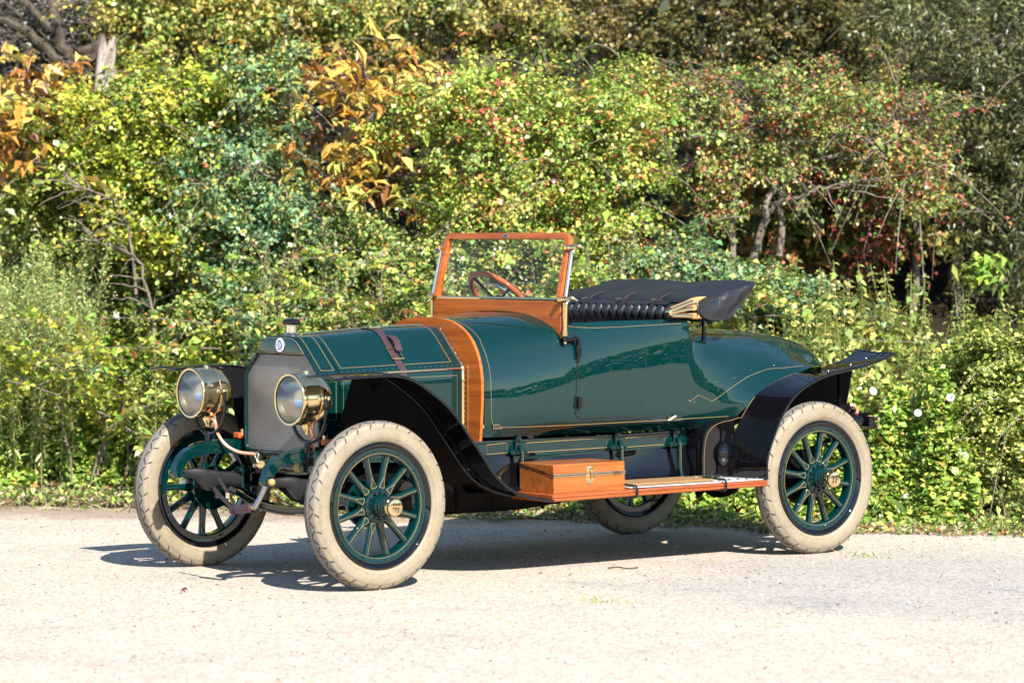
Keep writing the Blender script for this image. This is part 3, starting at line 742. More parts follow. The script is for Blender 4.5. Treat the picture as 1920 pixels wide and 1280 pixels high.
for sy in (1, -1):
    m = MB()
    tp, bt = np.array([1.640, sy * .588, 1.765]), np.array([1.700, sy * .600, 1.480])
    m.tube([bt, bt * .2 + tp * .8, tp], .0105, 12, 1)
    m.tube([(1.700, sy * .600, 1.472), (1.702, sy * .598, 1.302)], [.015, .0135], 12, 0)
    m.lathe([(-.02, .012), (-.018, .019), (.018, .019), (.02, .012)], (1.702, sy * .598, 1.300), (0, 0, 1), 12, 0)
    m.build('post', ['brass', 'nickel'], ws)
    for c, yy in ((tp, .572), (bt + np.array([0, 0, .0]), .586)):
        m = MB()
        m.lathe([(-.024, .0005), (-.024, .018), (-.02, .021), (.018, .021), (.026, .015), (.034, .012), (.036, .0005)], (c[0], sy * (yy + .006), c[2]), (0, sy, 0), 16, 0)
        m.tube(cat([(c[0] + .004, sy * (yy + .035), c[2] + .004), (c[0] - .01, sy * (yy + .06), c[2] + .012), (c[0] - .035, sy * (yy + .075), c[2] - .004)], 3), [.006, .009, .011, .010, .008, .005, .004], 8, 0)
        m.tube(cat([(c[0] + .004, sy * (yy + .035), c[2] - .004), (c[0] + .02, sy * (yy + .05), c[2] - .016), (c[0] + .03, sy * (yy + .052), c[2] - .03)], 3), [.006, .008, .009, .008, .007, .005, .003], 8, 0)
        m.box((c[0] + .012, sy * (yy - .004), c[2]), (.05, .03, .034), 0, ch=.008)
        m.build('clamp', ['brass'], ws)
    m = MB()
    yb = body_y(1.69, 1.26) * sy
    m.tube(cat([(1.702, sy * .598, 1.285), (1.70, sy * .60, 1.262), (1.66, sy * .612, 1.262), (1.628, sy * .612, 1.268), (1.618, sy * .614, 1.24), (1.615, sy * .606, 1.17)], 4), .011, 8, 0)
    m.lathe([(-.012, .014), (.012, .014)], (1.702, sy * .598, 1.262), (0, 0, 1), 10, 0, caps=True); m.sphere((1.702, sy * .599, 1.244), .011, 1, 6)
    m.box((1.615, sy * .602, 1.18), (.024, .02, .10), 0, ch=.005)
    m.build('stay', ['black', 'brass'], ws)

# ---------------- steering wheel and seat
sw = empty('steering_wheel', (0, 0, 0), car)
C0 = np.array([1.40, -.35, 1.470]); tl = R(45); E1 = np.array([0, 1., 0]); E2 = np.array([math.sin(tl), 0, math.cos(tl)]); E3 = np.cross(E1, E2)
if E3[2] < 0: E3 = -E3
m = MB(); m.tube([C0 + .205 * (math.cos(a) * E1 + math.sin(a) * E2) for a in np.arange(48) * math.pi / 24], .0165, 12, 0, closed=True); m.build('rim', ['woodx'], sw)
m = MB()
for a in (.5, 2.07, 3.64, 5.21): m.tube([C0 - E3 * .03, C0 + .2 * (math.cos(a) * E1 + math.sin(a) * E2)], .009, 8, 0)
m.lathe([(-.05, .03), (.0, .035), (.02, .03), (.022, .0005)], C0 - E3 * .02, E3, 16, 0); m.build('spider', ['black'], sw)
m = MB(); m.tube([C0 + E3 * .01 + .105 * (math.cos(a) * E1 + math.sin(a) * E2) for a in np.arange(32) * math.pi / 16], .007, 8, 0, closed=True)
m.tube([C0 + .1 * E1, C0 - .1 * E1], .005, 6, 0); m.build('control_ring', ['nickel'], sw)
m = MB(); m.tube([C0 - E3 * .04, C0 - E3 * .75], .02, 10, 0); m.build('column', ['nickel'], sw)

m = MB()
P = []
ys = np.linspace(-.572, .572, 34 * 6 + 1)
for y in ys:
    ph = (y + .572) / 1.144 * 17
    pl = abs(math.sin(math.pi * ph)) ** .8                  # 0 in a crease, 1 on a pleat
    edge_r = .02 * (abs(y) / .572) ** 4
    row = []
    for t in np.linspace(0, 1, 14):
        # from low on the front of the back, over the roll to the rear
        a = -0.6 + t * 3.1
        rad_ = .064 - .036 * (1 - pl) * max(0, 1 - 1.15 * t) ** 1.3 - .004 * (pl < .45)
        row.append((.800 - edge_r * .5 + math.cos(a) * rad_ * .95, y, 1.392 - edge_r + math.sin(a) * rad_ * 1.0))
    lowp = [(.848 - .034 * (1 - pl), y, 1.335), (.845, y, 1.0)][::-1]
    P.append(lowp + row)
m.grid(np.array(P), 0)
for y in np.linspace(-.572 + .0336, .572 - .0336, 17): pass
seat = m.build('seat_back', ['leather'], car, sharp=80, recalc=False)
m = MB(); m.box((1.05, 0, 1.02), (.5, 1.08, .16), 0, ch=.05); m.build('seat_cushion', ['leather'], car)

# ---------------- folded hood in its cover
hood = empty('folded_hood', (0, 0, 0), car)
sec0 = [(.760, 1.452), (.70, 1.484), (.60, 1.508), (.45, 1.540), (.335, 1.566), (.306, 1.568), (.296, 1.560), (.345, 1.50), (.40, 1.44), (.460, 1.385), (.53, 1.352), (.62, 1.340), (.70, 1.352), (.750, 1.385)]
sec = cat(sec0, 4, closed=True)
rgn = np.random.default_rng(3)
yy = np.linspace(-.64, .64, 44); P = []
ph = rgn.uniform(0, 6.28, 12)
for y in yy:
    e = 1 - max(0, (abs(y) - .60) / .04) ** 2 * .10
    rr = []
    for k, (x, z) in enumerate(sec):
        c = np.array([.53, 1.45]); p = c + (np.array([x, z]) - c) * e
        wr = .004 * math.sin(9 * y + 11 * x + ph[0]) + .003 * math.sin(23 * y - 17 * x + ph[1]) + .0025 * math.sin(37 * y + 31 * z + ph[2])
        top = 1 if z > 1.47 else 0
        sag = -.012 * math.cos(y / .64 * math.pi / 2 * 3) * top * .4
        n = (np.array([x, z]) - c); n /= np.linalg.norm(n)
        p = p + n * wr * 1.2 + np.array([0, sag])
        rr.append((p[0], y, p[1]))
    P.append(rr)
m = MB(); m.grid(np.array(P), 0, cv=True)
m.build('hood_cover', ['cloth'], hood, sharp=60, recalc=True)
m = MB()
for k, sg in ((0, -1), (-1, 1)):
    Pk = np.array(P[k]); c = Pk.mean(0); cap = []
    for t in np.linspace(0, 1, 12):
        q_ = Pk * (1 - t) + c * t; w_ = min(1, t * 4) * min(1, (1 - t) * 3 + .2)
        for p in q_:
            wr = .005 * math.sin(22 * p[0] + 40 * p[2] + 1.0) + .003 * math.sin(48 * p[2] - 26 * p[0]) + .0015 * math.sin(70 * p[0] + 60 * p[2])
            p[1] += sg * (.007 * math.sin(t * 1.57) + wr * w_)
        cap.append(q_)
    m.grid(np.array(cap), 0, cv=True, flip=sg < 0)
    m.build('cover_end', ['leather'], hood, sharp=70); m = MB()
# front apron of the cover running down to the seat roll
m.grid(np.array([[(.757, y, 1.456), (.80 + .012 * math.sin(20 * y), y, 1.452 + .004 * math.sin(31 * y)), (.835, y, 1.440)] for y in np.linspace(-.60, .46, 40)]), 0)
m.build('front_flap', ['cloth'], hood, sharp=60)
m = MB()
rim = [(.752, .60 + .035 * math.cos(a) , 1.418 + .058 * math.sin(a)) for a in np.arange(20) * math.pi / 10]
m.tube(rim, .005, 6, 0, closed=True); m.build('cover_mouth', ['leather'], hood)
for k, (z0, z1) in enumerate(((1.468, 1.415), (1.428, 1.400), (1.378, 1.385))):
    m = MB()
    Pp = cat([(.62, .612, z0 + .004), (.755, .618, z0), (.86, .622, z0 * .5 + z1 * .5), (.955, .625, z1)], 3)
    rws = []
    for i, p in enumerate(Pp):
        hh = .016 if i < 5 else .013
        rws.append([(p[0], p[1] + .009, p[2] + hh), (p[0], p[1] + .012, p[2]), (p[0], p[1] + .009, p[2] - hh), (p[0], p[1] - .009, p[2] - hh), (p[0], p[1] - .009, p[2] + hh)])
    m.grid(np.array(rws), 0, cv=True)
    m.tube([(p[0] - .0, p[1] + .0125, p[2]) for p in Pp[4:]], [.011] * len(Pp[4:]), 8, 1)
    m.build('bow', ['woodz', 'brass'], hood, recalc=True)
m = MB(); m.lathe([(-.02, .0005), (-.02, .018), (.012, .018), (.016, .010), (.017, .0005)], (.955, .625, 1.400), (0, 1, 0), 14, 0); m.build('pivot', ['brass'], hood)
for y in (.02, .33, -.28):
    m = MB(); m.box((.800, y, 1.462), (.085, .018, .005), 0); m.tube([(.83, y - .014, 1.466), (.83, y + .014, 1.466), (.806, y + .014, 1.47), (.806, y - .014, 1.47)], .0028, 6, 1, closed=True)
    m.tube(cat([(.78, y, 1.468), (.72, y - .01, 1.49), (.66, y - .02, 1.505)], 3), .004, 6, 0)
    m.build('cover_strap', ['strap', 'brass'], hood)
for sy in (1, -1): m = MB(); m.tube(cat([(.60, sy * .50, 1.36), (.595, sy * .51, 1.30), (.61, sy * .52, 1.235)], 3), .011, 8, 0); m.sphere((.61, sy * .525, 1.232), .018, 0, 6); m.build('hood_rest', ['black'], hood)

# ---------------- wings
def wing(name, outer, inner, yo, yi, nacross, crown, lip=.018, thick=.004):
    """curved blade from an inner (x,z) edge at yi to an outer one at yo"""
    A = cat(outer, 6); B = cat(inner, 6); P = []
    for a, b in zip(A, B):
        row = []
        for t in np.linspace(0, 1, nacross):
            row.append((b[0] + (a[0] - b[0]) * t, b[2] + (a[2] - b[2]) * t, b[1] + (a[1] - b[1]) * t + crown * math.sin(math.pi * t)))
        P.append(row)
    return np.array(P)
for sy in (1, -1):
    out = [(3.46, 1.100), (3.35, 1.108), (3.2, 1.112), (3.08, 1.110), (2.98, 1.090), (2.86, 1.026), (2.71, .915), (2.57, .750), (2.42, .570), (2.30, .480), (2.16, .432), (2.02, .412)]
    P = wing('front', [(x, z, sy * .885) for x, z in out], [(x - .01, z + .006, sy * .615) for x, z in out], 0, 0, 9, .010)
    m = MB(); m.grid(P, 0, flip=sy < 0)
    m.grid(P - np.array([0, 0, .005]), 0, flip=sy > 0)
    m.tube(P[:, -1] - (0, 0, .003), .0075, 8, 0); m.tube(P[:, 0] - (0, 0, .003), .006, 8, 0); m.tube(P[0] - (0, 0, .003), .0065, 8, 0)
    fw = m.build('front_wing', ['black'], car, sharp=60)
    # inner valance between wing and frame
    top = P[14:, 0]; k = len(top); rowsv = []
    for i, p in enumerate(top):
        t = i / (k - 1)
        bx = np.interp(t, [0, .25, .5, .75, 1], [3.14, 2.9, 2.62, 2.36, 2.02]); bz = np.interp(t, [0, .2, .5, .75, 1], [.72, .66, .60, .48, .40])
        rowsv.append([np.array([p[0], p[1], p[2] - .004]) * (1 - s) + np.array([bx, sy * .43, min(bz, p[2] - .02)]) * s for s in np.linspace(0, 1, 6)])
    m = MB(); m.grid(np.array(rowsv), 0, flip=sy > 0)
    q = np.array(rowsv)
    m.tube(q[0], .006, 6, 0)
    m.build('valance', ['satin'], fw, sharp=70)
    m = MB(); rr = P[26:62, 2] * 1.0; m.tube(rr - (0, 0, .008), .007, 6, 0)
    m.tube([P[20, 4], P[20, 4] - (0, 0, .02), (2.95, sy * .43, .95)], .010, 8, 0); m.build('wing_stay', ['satin'], fw)

    outr = [(.452, .455), (.452, .56), (.412, .673), (.322, .831), (.210, .940), (.01, 1.024), (-.256, 1.068), (-.42, 1.100), (-.565, 1.146)]
    innr = [(.52, .455), (.515, .60), (.465, .735), (.365, .880), (.270, .948), (.06, 1.024), (-.20, 1.062), (-.42, 1.106), (-.565, 1.158)]
    yin = [.62, .625, .645, .660, .660, .658, .645, .62, .585]
    P = wing('rear', [(x, z, sy * .890) for x, z in outr], [(x, z, sy * y) for (x, z), y in zip(innr, yin)], 0, 0, 9, -.006)
    m = MB(); m.grid(P, 0, flip=sy < 0); m.grid(P - np.array([0, 0, .006]), 0, flip=sy > 0)
    m.tube(P[:, -1] - (0, 0, .003), .0075, 8, 0); m.tube(P[-1] - (0, 0, .003), .0065, 8, 0); m.tube(P[20:, 0] - (0, 0, .003), .005, 8, 0)
    m.tube([tuple(p + np.array((0, sy * .001, .001))) for p in P[14:38, 0]], .0010, 5, 1)
    for i, j in ((34, 4), (39, 4), (44, 4)): m.sphere(P[i, j], .007, 2, 5)
    rw = m.build('rear_wing', ['black', 'gold', 'nickel'], car, sharp=60)
    m = MB()
    poly = [(x, sy * .640, z - .012) for x, _, z in P[18:46:3, 0]] 
    poly = [(p[0], sy * .63, p[2]) for p in poly] + [(-.40, sy * .63, .70), (.30, sy * .63, .70)]
    m.prism(poly, (0, -sy * .006, 0), 0); m.box((-.30, sy * .70, .96), (.012, .02, .22), 0)
    m.build('inner_panel', ['satin'], rw, recalc=True)
    # black apron ahead of the rear wheel, with two domed covers
    m = MB()
    ap = cat([(.690, .455), (.690, .60), (.675, .70), (.635, .755), (.58, .778), (.52, .785), (.44, .80)], 4)
    rowsA = [[(x, sy * (.635 - .03 * max(0, (x - .60)) / .09), z), ((x + .012), sy * (.60 - .03 * max(0, (x - .60)) / .09), z + .010), (x + .02, sy * .50, z + .012)] for x, z in ap]
    m.grid(np.array(rowsA), 0, flip=sy > 0)
    m.grid(np.array([[(x, sy * (.635 - .03 * max(0, (x - .60)) / .09), z) for x, z in ap], [(min(x, .47), sy * .635, max(.456, .456 + (z - .456) * .98)) for x, z in ap]]), 0, flip=sy < 0)
    m.tube([(x - .012, sy * (.638 - .03 * max(0, (x - .60)) / .09), z - .008) for x, z in ap], .0010, 5, 1)
    for cx_, cz_, rx, rz in ((.550, .588, .056, .070), (.405, .575, .038, .060)):
        prof = [(math.sin(a), math.cos(a)) for a in np.linspace(0, math.pi / 2, 7)]
        n0 = len(m.v); m.lathe([(.042 * t, max(r_, .001)) for t, r_ in prof], (0, 0, 0), (0, sy, 0), 24, 0)
        for i in range(n0, len(m.v)):
            p = m.v[i]; m.v[i] = (p[0] * rx + cx_, p[1] + sy * (.634 if cx_ > .45 else .655), p[2] * rz + cz_)
    m.tube([(.47, sy * .640, .46), (.47, sy * .645, .62), (.43, sy * .652, .79)], .004, 6, 0)
    m.tube([(.452, sy * .668, .475), (.455, sy * .668, .62), (.425, sy * .668, .765), (.40, sy * .668, .80)], .0010, 5, 1)
    m.build('apron', ['black', 'gold'], rw, sharp=50, recalc=False)

# splash sheets, running boards, belly pan
for sy in (1, -1):
    m = MB()
    P = [[(x, sy * .480, .640), (x, sy * .486, .600), (x, sy * .497, .52), (x, sy * .515, .465), (x, sy * .56, .445)] for x in np.linspace(2.35, .60, 18)]
    P = np.array([[np.array(q) + np.array((0, sy * .008 * math.sin(9 * q[0] + 14 * q[2]), 0)) for q in r_] for r_ in P])
    m.grid(P, 0, flip=sy < 0); m.build('splash_sheet', ['black'], car, sharp=70)
    rb = empty('running_board', (0, 0, 0), car)
    m = MB()
    def rbz(x): return .400 + (2.03 - x) / 1.58 * .012
    P = []
    for x in (2.03, .447):
        z = rbz(x); P.append([(x, sy * .54, z), (x, sy * .872, z), (x, sy * .886, z + .004), (x, sy * .889, z + .012), (x, sy * .884, z + .019), (x, sy * .890, z + .024), (x, sy * .888, z + .034), (x, sy * .876, z + .038), (x, sy * .54, z + .038)])
    n0 = len(m.v); m.grid(np.array(P), 0, cv=True, flip=sy < 0)
    m.f.append(tuple(range(n0, n0 + 9))); m.f.append(tuple(range(n0 + 9, n0 + 18))); m.m += [0, 0]
    m.build('board', ['woodx'], rb, sharp=40, recalc=True)
    m = MB()
    m.box(((1.46 + .46) / 2, sy * .715, .4512), (1.0, .30, .005), 0)
    for x_ in (.49, .56, .63, .70, .77): m.lathe([(0, .011), (.006, .010), (.010, .005), (.011, .0005)], (x_, sy * .62, .456), (0, 0, 1), 12, 1); m.lathe([(0, .009), (.006, .008), (.010, .0005)], (x_, sy * .84, .456), (0, 0, 1), 12, 1)
    m.box((.64, sy * .60, .462), (.36, .012, .016), 1, ch=.003)
    m.build('tread_plate', ['aluminium', 'brass'], rb)
    m = MB(); m.box((1.12, sy * .715, .462), (.60, .26, .014), 0, ch=.004)
    m.build('coir_mat', ['coir'], rb)
    for x_ in (1.435, .775):
        m = MB(); z = rbz(x_); m.tube([(x_, sy * .70, z - .006), (x_, sy * .89, z - .006), (x_, sy * .899, z + .01), (x_, sy * .898, z + .042), (x_, sy * .885, z + .056), (x_, sy * .70, z + .06)], .007, 6, 0)
        m.build('mat_strap', ['gaiter'], rb)
    for x_ in (1.955, 1.236, .80):
        m = MB()
        m.box((x_, sy * .496, .690), (.030, .020, .075), 0, ch=.006); m.box((x_ + .0, sy * .496, .645), (.105, .018, .034), 0, ch=.010)
        for dx, dz in ((-.042, .645), (.042, .645), (0, .715)): m.lathe([(0, .015), (.010, .015), (.012, .009), (.020, .009), (.021, .0005)], (x_ + dx, sy * .504, dz), (0, sy, 0), 8, 0)
        m.tube(cat([(x_, sy * .504, .672), (x_, sy * .522, .676), (x_, sy * .532, .655), (x_, sy * .534, .60), (x_, sy * .536, .52), (x_ - .012, sy * .548, .455), (x_ - .02, sy * .58, .43)], 4), .0125, 10, 0)
        m.tube([(x_, sy * .5445, .655), (x_, sy * .5465, .60), (x_, sy * .5485, .52)], .0010, 5, 1)
        m.build('hanger', ['teal', 'gold'], rb, sharp=35)
m = MB()
sec = [(-.40, .60), (-.40, .42), (-.34, .33), (-.2, .30), (.2, .30), (.34, .33), (.40, .42), (.40, .60)]
m.grid(np.array([[(x, y * k, .60 - (.60 - z) * kz) for y, z in sec] for x, k, kz in ((3.04, .75, .5), (2.9, .95, .8), (2.5, 1, 1), (1.7, 1, 1), (1.3, .95, .9), (1.15, .8, .6), (1.0, .7, .4))]), 0, flip=True)
m.grid(np.array([[(x, y, .60) for y in (-.4, .4)] for x in (3.04, .9)]), 0)
for x_ in (2.05, 2.3, 1.7): m.box((x_, .402, .42), (.02, .012, .20), 0)
m.build('belly_pan', ['satin'], car, sharp=50)
m = MB()
m.tube([(0, -.74, .436), (0, .74, .436)], .04, 14, 0); m.sphere((0, 0, .44), .17, 0, 10, (1, .9, 1)); m.tube([(.1, 0, .46), (1.1, 0, .52)], .045, 12, 0)
for sy in (1, -1):
    m.lathe([(0, .03), (0, .16), (.05, .165), (.055, .12), (.055, .03)], (0, sy * .69, .436), (0, sy, 0), 30, 0)
    for k in range(6): m.tube(cat([(.62 - k * .06, sy * .52, .57 - k * .012), (.0, sy * .52, .53 - k * .012), (-.62 + k * .06, sy * .52, .70 - k * .022)], 5), .009, 6, 0)
m.tube([(.45, .30, .33), (.35, .30, .40)], .02, 8, 0)
m.build('rear_axle', ['satin'], car)
m = MB(); m.tube([(-.30, -.3, .83), (-.46, .62, .815)], .03, 10, 0); m.tube(cat([(-.46, .60, .83), (-.50, .62, .83), (-.52, .63, .80), (-.50, .64, .78)], 4), .010, 8, 1)
m.tube([(-.35, .50, .73), (-.68, .56, .735)], .028, 10, 0); m.box((-.66, .58, .725), (.05, .09, .07), 0, ch=.01)
for z in (.70, .745): m.lathe([(0, .012), (.03, .012)], (-.68, .62, z), (0, 1, 0), 8, 2, caps=True)
m.build('rear_crossbar', ['black', 'copper', 'brass'], car)

# ---------------- headlamps
for sy in (1, -1):
    hl = empty('headlamp', (0, 0, 0), car)
    O = np.array([3.440, sy * .468, .981])
    m = MB()
    prof = cat([(.018, .124), (.020, .134), (.010, .138), (-.004, .136), (-.012, .1345), (-.05, .137), (-.09, .137), (-.125, .131), (-.16, .118), (-.187, .097), (-.207, .070), (-.218, .040), (-.2225, .012), (-.223, .0005)], 4)
    m.lathe(prof, O, (1, 0, 0), 56, 0)
    m.tube([O + (-.095, .1385 * math.cos(a), .1385 * math.sin(a)) for a in np.arange(40) * math.pi / 20], .0022, 6, 0, closed=True)
    m.lathe([(0, .016), (.012, .014), (.016, .0005)], O + (-.09, 0, .136), (0, 0, 1), 12, 0)
    for dx in (-.085, -.125):
        for s2 in (1, -1):
            m.lathe([(0, .017), (.012, .017), (.014, .010), (.024, .010), (.025, .0005)], O + (dx, s2 * .130, .008), (0, s2, 0), 12, 0)
    m.lathe([(0, .035), (.02, .03), (.035, .018), (.05, .014)], O + (-.10, 0, -.134), (0, 0, -1), 14, 0)
    m.build('lamp_body', ['brass'], hl, sharp=40, recalc=False)
    m = MB(); m.lathe([(.010, .126), (-.03, .121), (-.08, .104), (-.12, .074), (-.14, .038), (-.145, .0005)], O, (1, 0, 0), 40, 0); m.build('reflector', ['mirror'], hl, recalc=False)
    m = MB(); m.sphere(O + (-.085, 0, 0), .016, 0, 8); m.tube([O + (-.13, 0, 0), O + (-.09, 0, 0)], .012, 10, 1); m.build('bulb', ['nickel', 'brass'], hl)
    m = MB(); m.lathe([(.010, .126), (.016, .110), (.022, .070), (.024, .030), (.0245, .0005)], O, (1, 0, 0), 40, 0)
    m.build('lens', ['glass'], hl)
    m = MB()
    U = [(3.335, sy * .468 + .155 * math.cos(a), .905 + .150 * math.sin(a)) for a in np.linspace(math.pi, 2 * math.pi, 18)]
    U = [(3.335, sy * .468 - .150, .985), (3.335, sy * .468 - .156, .94)] + U + [(3.335, sy * .468 + .156, .94), (3.335, sy * .468 + .150, .985)]
    m.tube(U, .0105, 10, 0); m.tube([(3.335, sy * .468, .757), (3.350, sy * .462, .70)], [.022, .016], 10, 0); m.tube([(3.350, sy * .462, .70), (3.350, sy * .462, .60)], .013, 8, 0)
    m.box((3.330, sy * .462, .655), (.05, .028, .05), 0, ch=.006)
    m.build('lamp_fork', ['black'], hl)
    m = MB()
    yi = -.13 if sy < 0 else .0
    if sy < 0: pts = [(3.35, -.468, .85), (3.345, -.40, .83), (3.33, -.39, .76), (3.30, -.36, .70), (3.26, -.31, .665), (3.22, -.27, .655), (3.19, -.24, .652)]
    else: pts = [(3.35, .468, .85), (3.345, .50, .83), (3.33, .50, .79), (3.30, .46, .73), (3.27, .42, .69), (3.24, .39, .66), (3.21, .36, .652)]
    m.tube(cat(pts, 4), .009, 8, 0); m.build('gas_pipe', ['copper'], hl)
for sy in (1, -1):
    m = MB(); m.box((3.16, sy * .41, .745), (.075, .055, .03), 0, ch=.004); m.lathe([(0, .014), (.035, .014), (.04, .0005)], (3.17, sy * .385, .745), (0, 0, 1), 10, 1)
    m.build('mounting_block', ['orange', 'brass'], car)

# ---------------- toolbox standing on the running board
tb = empty('tool_box', (1.717, .68, .439))
tag(tb, 'varnished wooden toolbox with brass catch standing on the running board', 'toolbox')
def tbl(x, y, z): return (x - 1.717, y - .68, z - .439)
X0, X1, Y0, Y1, Z0, Z1 = 1.464, 1.972, .535, .828, .439, .597
def zs(y): return .536 + (Y1 - y) / (Y1 - Y0) * .046
m = MB()
for a in (1,):
    yy_ = [Y0, Y1]
    v = [tbl(x, y, z) for x in (X0, X1) for y in yy_ for z in (Z0, zs(y))]
    m.add(v, [(0, 1, 3, 2), (4, 6, 7, 5), (0, 4, 5, 1), (2, 3, 7, 6), (0, 2, 6, 4), (1, 5, 7, 3)])
m.build('case', ['woodbox'], tb, bevel=.003, recalc=True)
m = MB(); v = [tbl(x, y, z) for x in (X0, X1) for y in (Y0, Y1) for z in (zs(y) + .001, Z1)]
m.add(v, [(0, 1, 3, 2), (4, 6, 7, 5), (0, 4, 5, 1), (2, 3, 7, 6), (0, 2, 6, 4), (1, 5, 7, 3)]); m.build('lid', ['woodbox'], tb, bevel=.006, recalc=True)
m = MB()
for dz in (-.005, .006):
    loop = [tbl(X0 - .001, Y1 + .001, zs(Y1) + dz), tbl(X1 + .001, Y1 + .001, zs(Y1) + dz), tbl(X1 + .001, Y0, zs(Y0) + dz), tbl(X0 - .001, Y0, zs(Y0) + dz)]
    m.tube(loop, .0042, 6, 0, closed=True)
m.build('brass_band', ['brass'], tb)
m = MB()
for z, r_ in ((.558, .024), (.512, .030)):
    m.lathe([(0, r_), (.003, r_), (.004, r_ - .003), (.0042, .0005)], tbl(1.718, Y1, z), (0, 1, 0), 20, 0)
m.box(tbl(1.718, Y1 + .004, .535), (.022, .007, .05), 0, ch=.002)
m.tube([tbl(1.718, Y1 + .012, .555), tbl(1.716, Y1 + .017, .532), tbl(1.714, Y1 + .012, .512)], .005, 8, 0)
m.build('catch', ['brass'], tb)

#__VEG__
# ================================================================== THE PLACE
CH = np.array([CAM[0], CAM[1], 0.0])
RH = np.array([RGT[0], RGT[1], 0.0])
def V(s, d, z): return CH + FH * d + RH * s + np.array([0, 0, z])
def bank_z(s, d):
    """height of the ground: flat gravel, then an earth bank rising behind the verge"""
    d0 = np.interp(s, [-12, -4, -2, 0, 2.2, 3.2, 12], [22.6, 22.5, 22.0, 21.3, 20.9, 20.7, 20.7])
    u = np.maximum(d - d0, 0)
    return np.where(u < 1.2, .10 * u, .12 + .34 * (u - 1.2)) * (u > 0) - np.maximum(u - 9, 0) * .14

def ground_mat():
    m = mat('pale_gravel', (0.5, 0.45, 0.4), 0.9, spec=0.2)
    Ls = m.node_tree.links
    tc = N(m, 'ShaderNodeTexCoord'); v = tc.outputs['Object']
    def vor(scale, feat='F1'):
        n = N(m, 'ShaderNodeTexVoronoi'); n.inputs['Scale'].default_value = scale; n.feature = feat
        Ls.new(v, n.inputs['Vector']); return n
    v1, v2, v3 = vor(56), vor(105), vor(27)
    base = (.50, .435, .365)
    def stone(vn, stops):
        sp = N(m, 'ShaderNodeSeparateXYZ'); Ls.new(vn.outputs['Color'], sp.inputs[0]); r = ramp(m, sp.outputs[0], stops); r.color_ramp.interpolation = 'CONSTANT'; return r
    r1 = stone(v1, [(0, (0.427, 0.367, 0.302)), (.30, (0.510, 0.460, 0.394)), (.52, (0.374, 0.281, 0.183)), (.60, (0.563, 0.530, 0.477)), (.76, (0.341, 0.307, 0.277)), (.88, (0.137, 0.128, 0.125)), (.93, (0.358, 0.213, 0.100)), (.97, (0.468, 0.419, 0.352))])
    r2 = stone(v2, [(0, (0.443, 0.383, 0.319)), (.35, (0.529, 0.486, 0.419)), (.6, (0.392, 0.324, 0.251)), (.75, (0.563, 0.520, 0.461)), (.9, (0.188, 0.171, 0.159)), (.95, (0.443, 0.376, 0.302))])
    n1 = noise(m, v, 1.3, 4, .6); n2 = noise(m, v, 9, 4, .6)
    mx = N(m, 'ShaderNodeMixRGB'); Ls.new(n2, mx.inputs[0]); Ls.new(r1.outputs[0], mx.inputs[1]); Ls.new(r2.outputs[0], mx.inputs[2])
    # large scattered dark chips
    sp3 = N(m, 'ShaderNodeSeparateXYZ'); Ls.new(v3.outputs['Color'], sp3.inputs[0])
    g1 = N(m, 'ShaderNodeMath', operation='GREATER_THAN'); Ls.new(sp3.outputs[0], g1.inputs[0]); g1.inputs[1].default_value = .945
    g2 = N(m, 'ShaderNodeMath', operation='LESS_THAN'); Ls.new(v3.outputs['Distance'], g2.inputs[0]); g2.inputs[1].default_value = .30
    g3 = N(m, 'ShaderNodeMath', operation='MULTIPLY'); Ls.new(g1.outputs[0], g3.inputs[0]); Ls.new(g2.outputs[0], g3.inputs[1])
    chip = ramp(m, sp3.outputs[1], [(0, (.10, .10, .11)), (.35, (.35, .20, .09)), (.6, (.20, .18, .17)), (.8, (.62, .58, .52))])
    m2 = N(m, 'ShaderNodeMixRGB'); Ls.new(g3.outputs[0], m2.inputs[0]); Ls.new(mx.outputs[0], m2.inputs[1]); Ls.new(chip.outputs[0], m2.inputs[2])
    # broad tone: warm dusty patches and greyer worn ones
    tone = ramp(m, n1, [(.28, (.80, .81, .84)), (.42, (.96, .95, .935)), (.7, (1.06, 1.03, .98))])
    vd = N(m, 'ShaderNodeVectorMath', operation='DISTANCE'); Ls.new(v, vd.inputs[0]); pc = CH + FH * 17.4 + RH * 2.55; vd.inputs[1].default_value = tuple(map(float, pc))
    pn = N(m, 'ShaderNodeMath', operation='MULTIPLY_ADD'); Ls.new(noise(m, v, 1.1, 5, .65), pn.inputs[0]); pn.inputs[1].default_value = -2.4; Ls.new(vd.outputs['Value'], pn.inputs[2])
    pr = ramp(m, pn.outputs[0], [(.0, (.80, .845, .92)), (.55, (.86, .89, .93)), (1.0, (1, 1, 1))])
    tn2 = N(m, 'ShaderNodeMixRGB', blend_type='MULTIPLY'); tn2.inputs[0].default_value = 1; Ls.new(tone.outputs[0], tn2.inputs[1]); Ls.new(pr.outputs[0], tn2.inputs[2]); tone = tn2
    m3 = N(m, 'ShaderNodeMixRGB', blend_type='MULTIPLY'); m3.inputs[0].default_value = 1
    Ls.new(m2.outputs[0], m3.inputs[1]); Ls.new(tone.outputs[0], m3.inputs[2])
    # earth verge beyond the gravel
    sx = N(m, 'ShaderNodeSeparateXYZ'); Ls.new(v, sx.inputs[0])
    a = N(m, 'ShaderNodeMath', operation='MULTIPLY'); a.inputs[1].default_value = float(FH[0]); Ls.new(sx.outputs[0], a.inputs[0])
    b = N(m, 'ShaderNodeMath', operation='MULTIPLY_ADD'); b.inputs[1].default_value = float(FH[1]); Ls.new(sx.outputs[1], b.inputs[0]); Ls.new(a.outputs[0], b.inputs[2])
    a2 = N(m, 'ShaderNodeMath', operation='MULTIPLY'); a2.inputs[1].default_value = float(RH[0]); Ls.new(sx.outputs[0], a2.inputs[0])
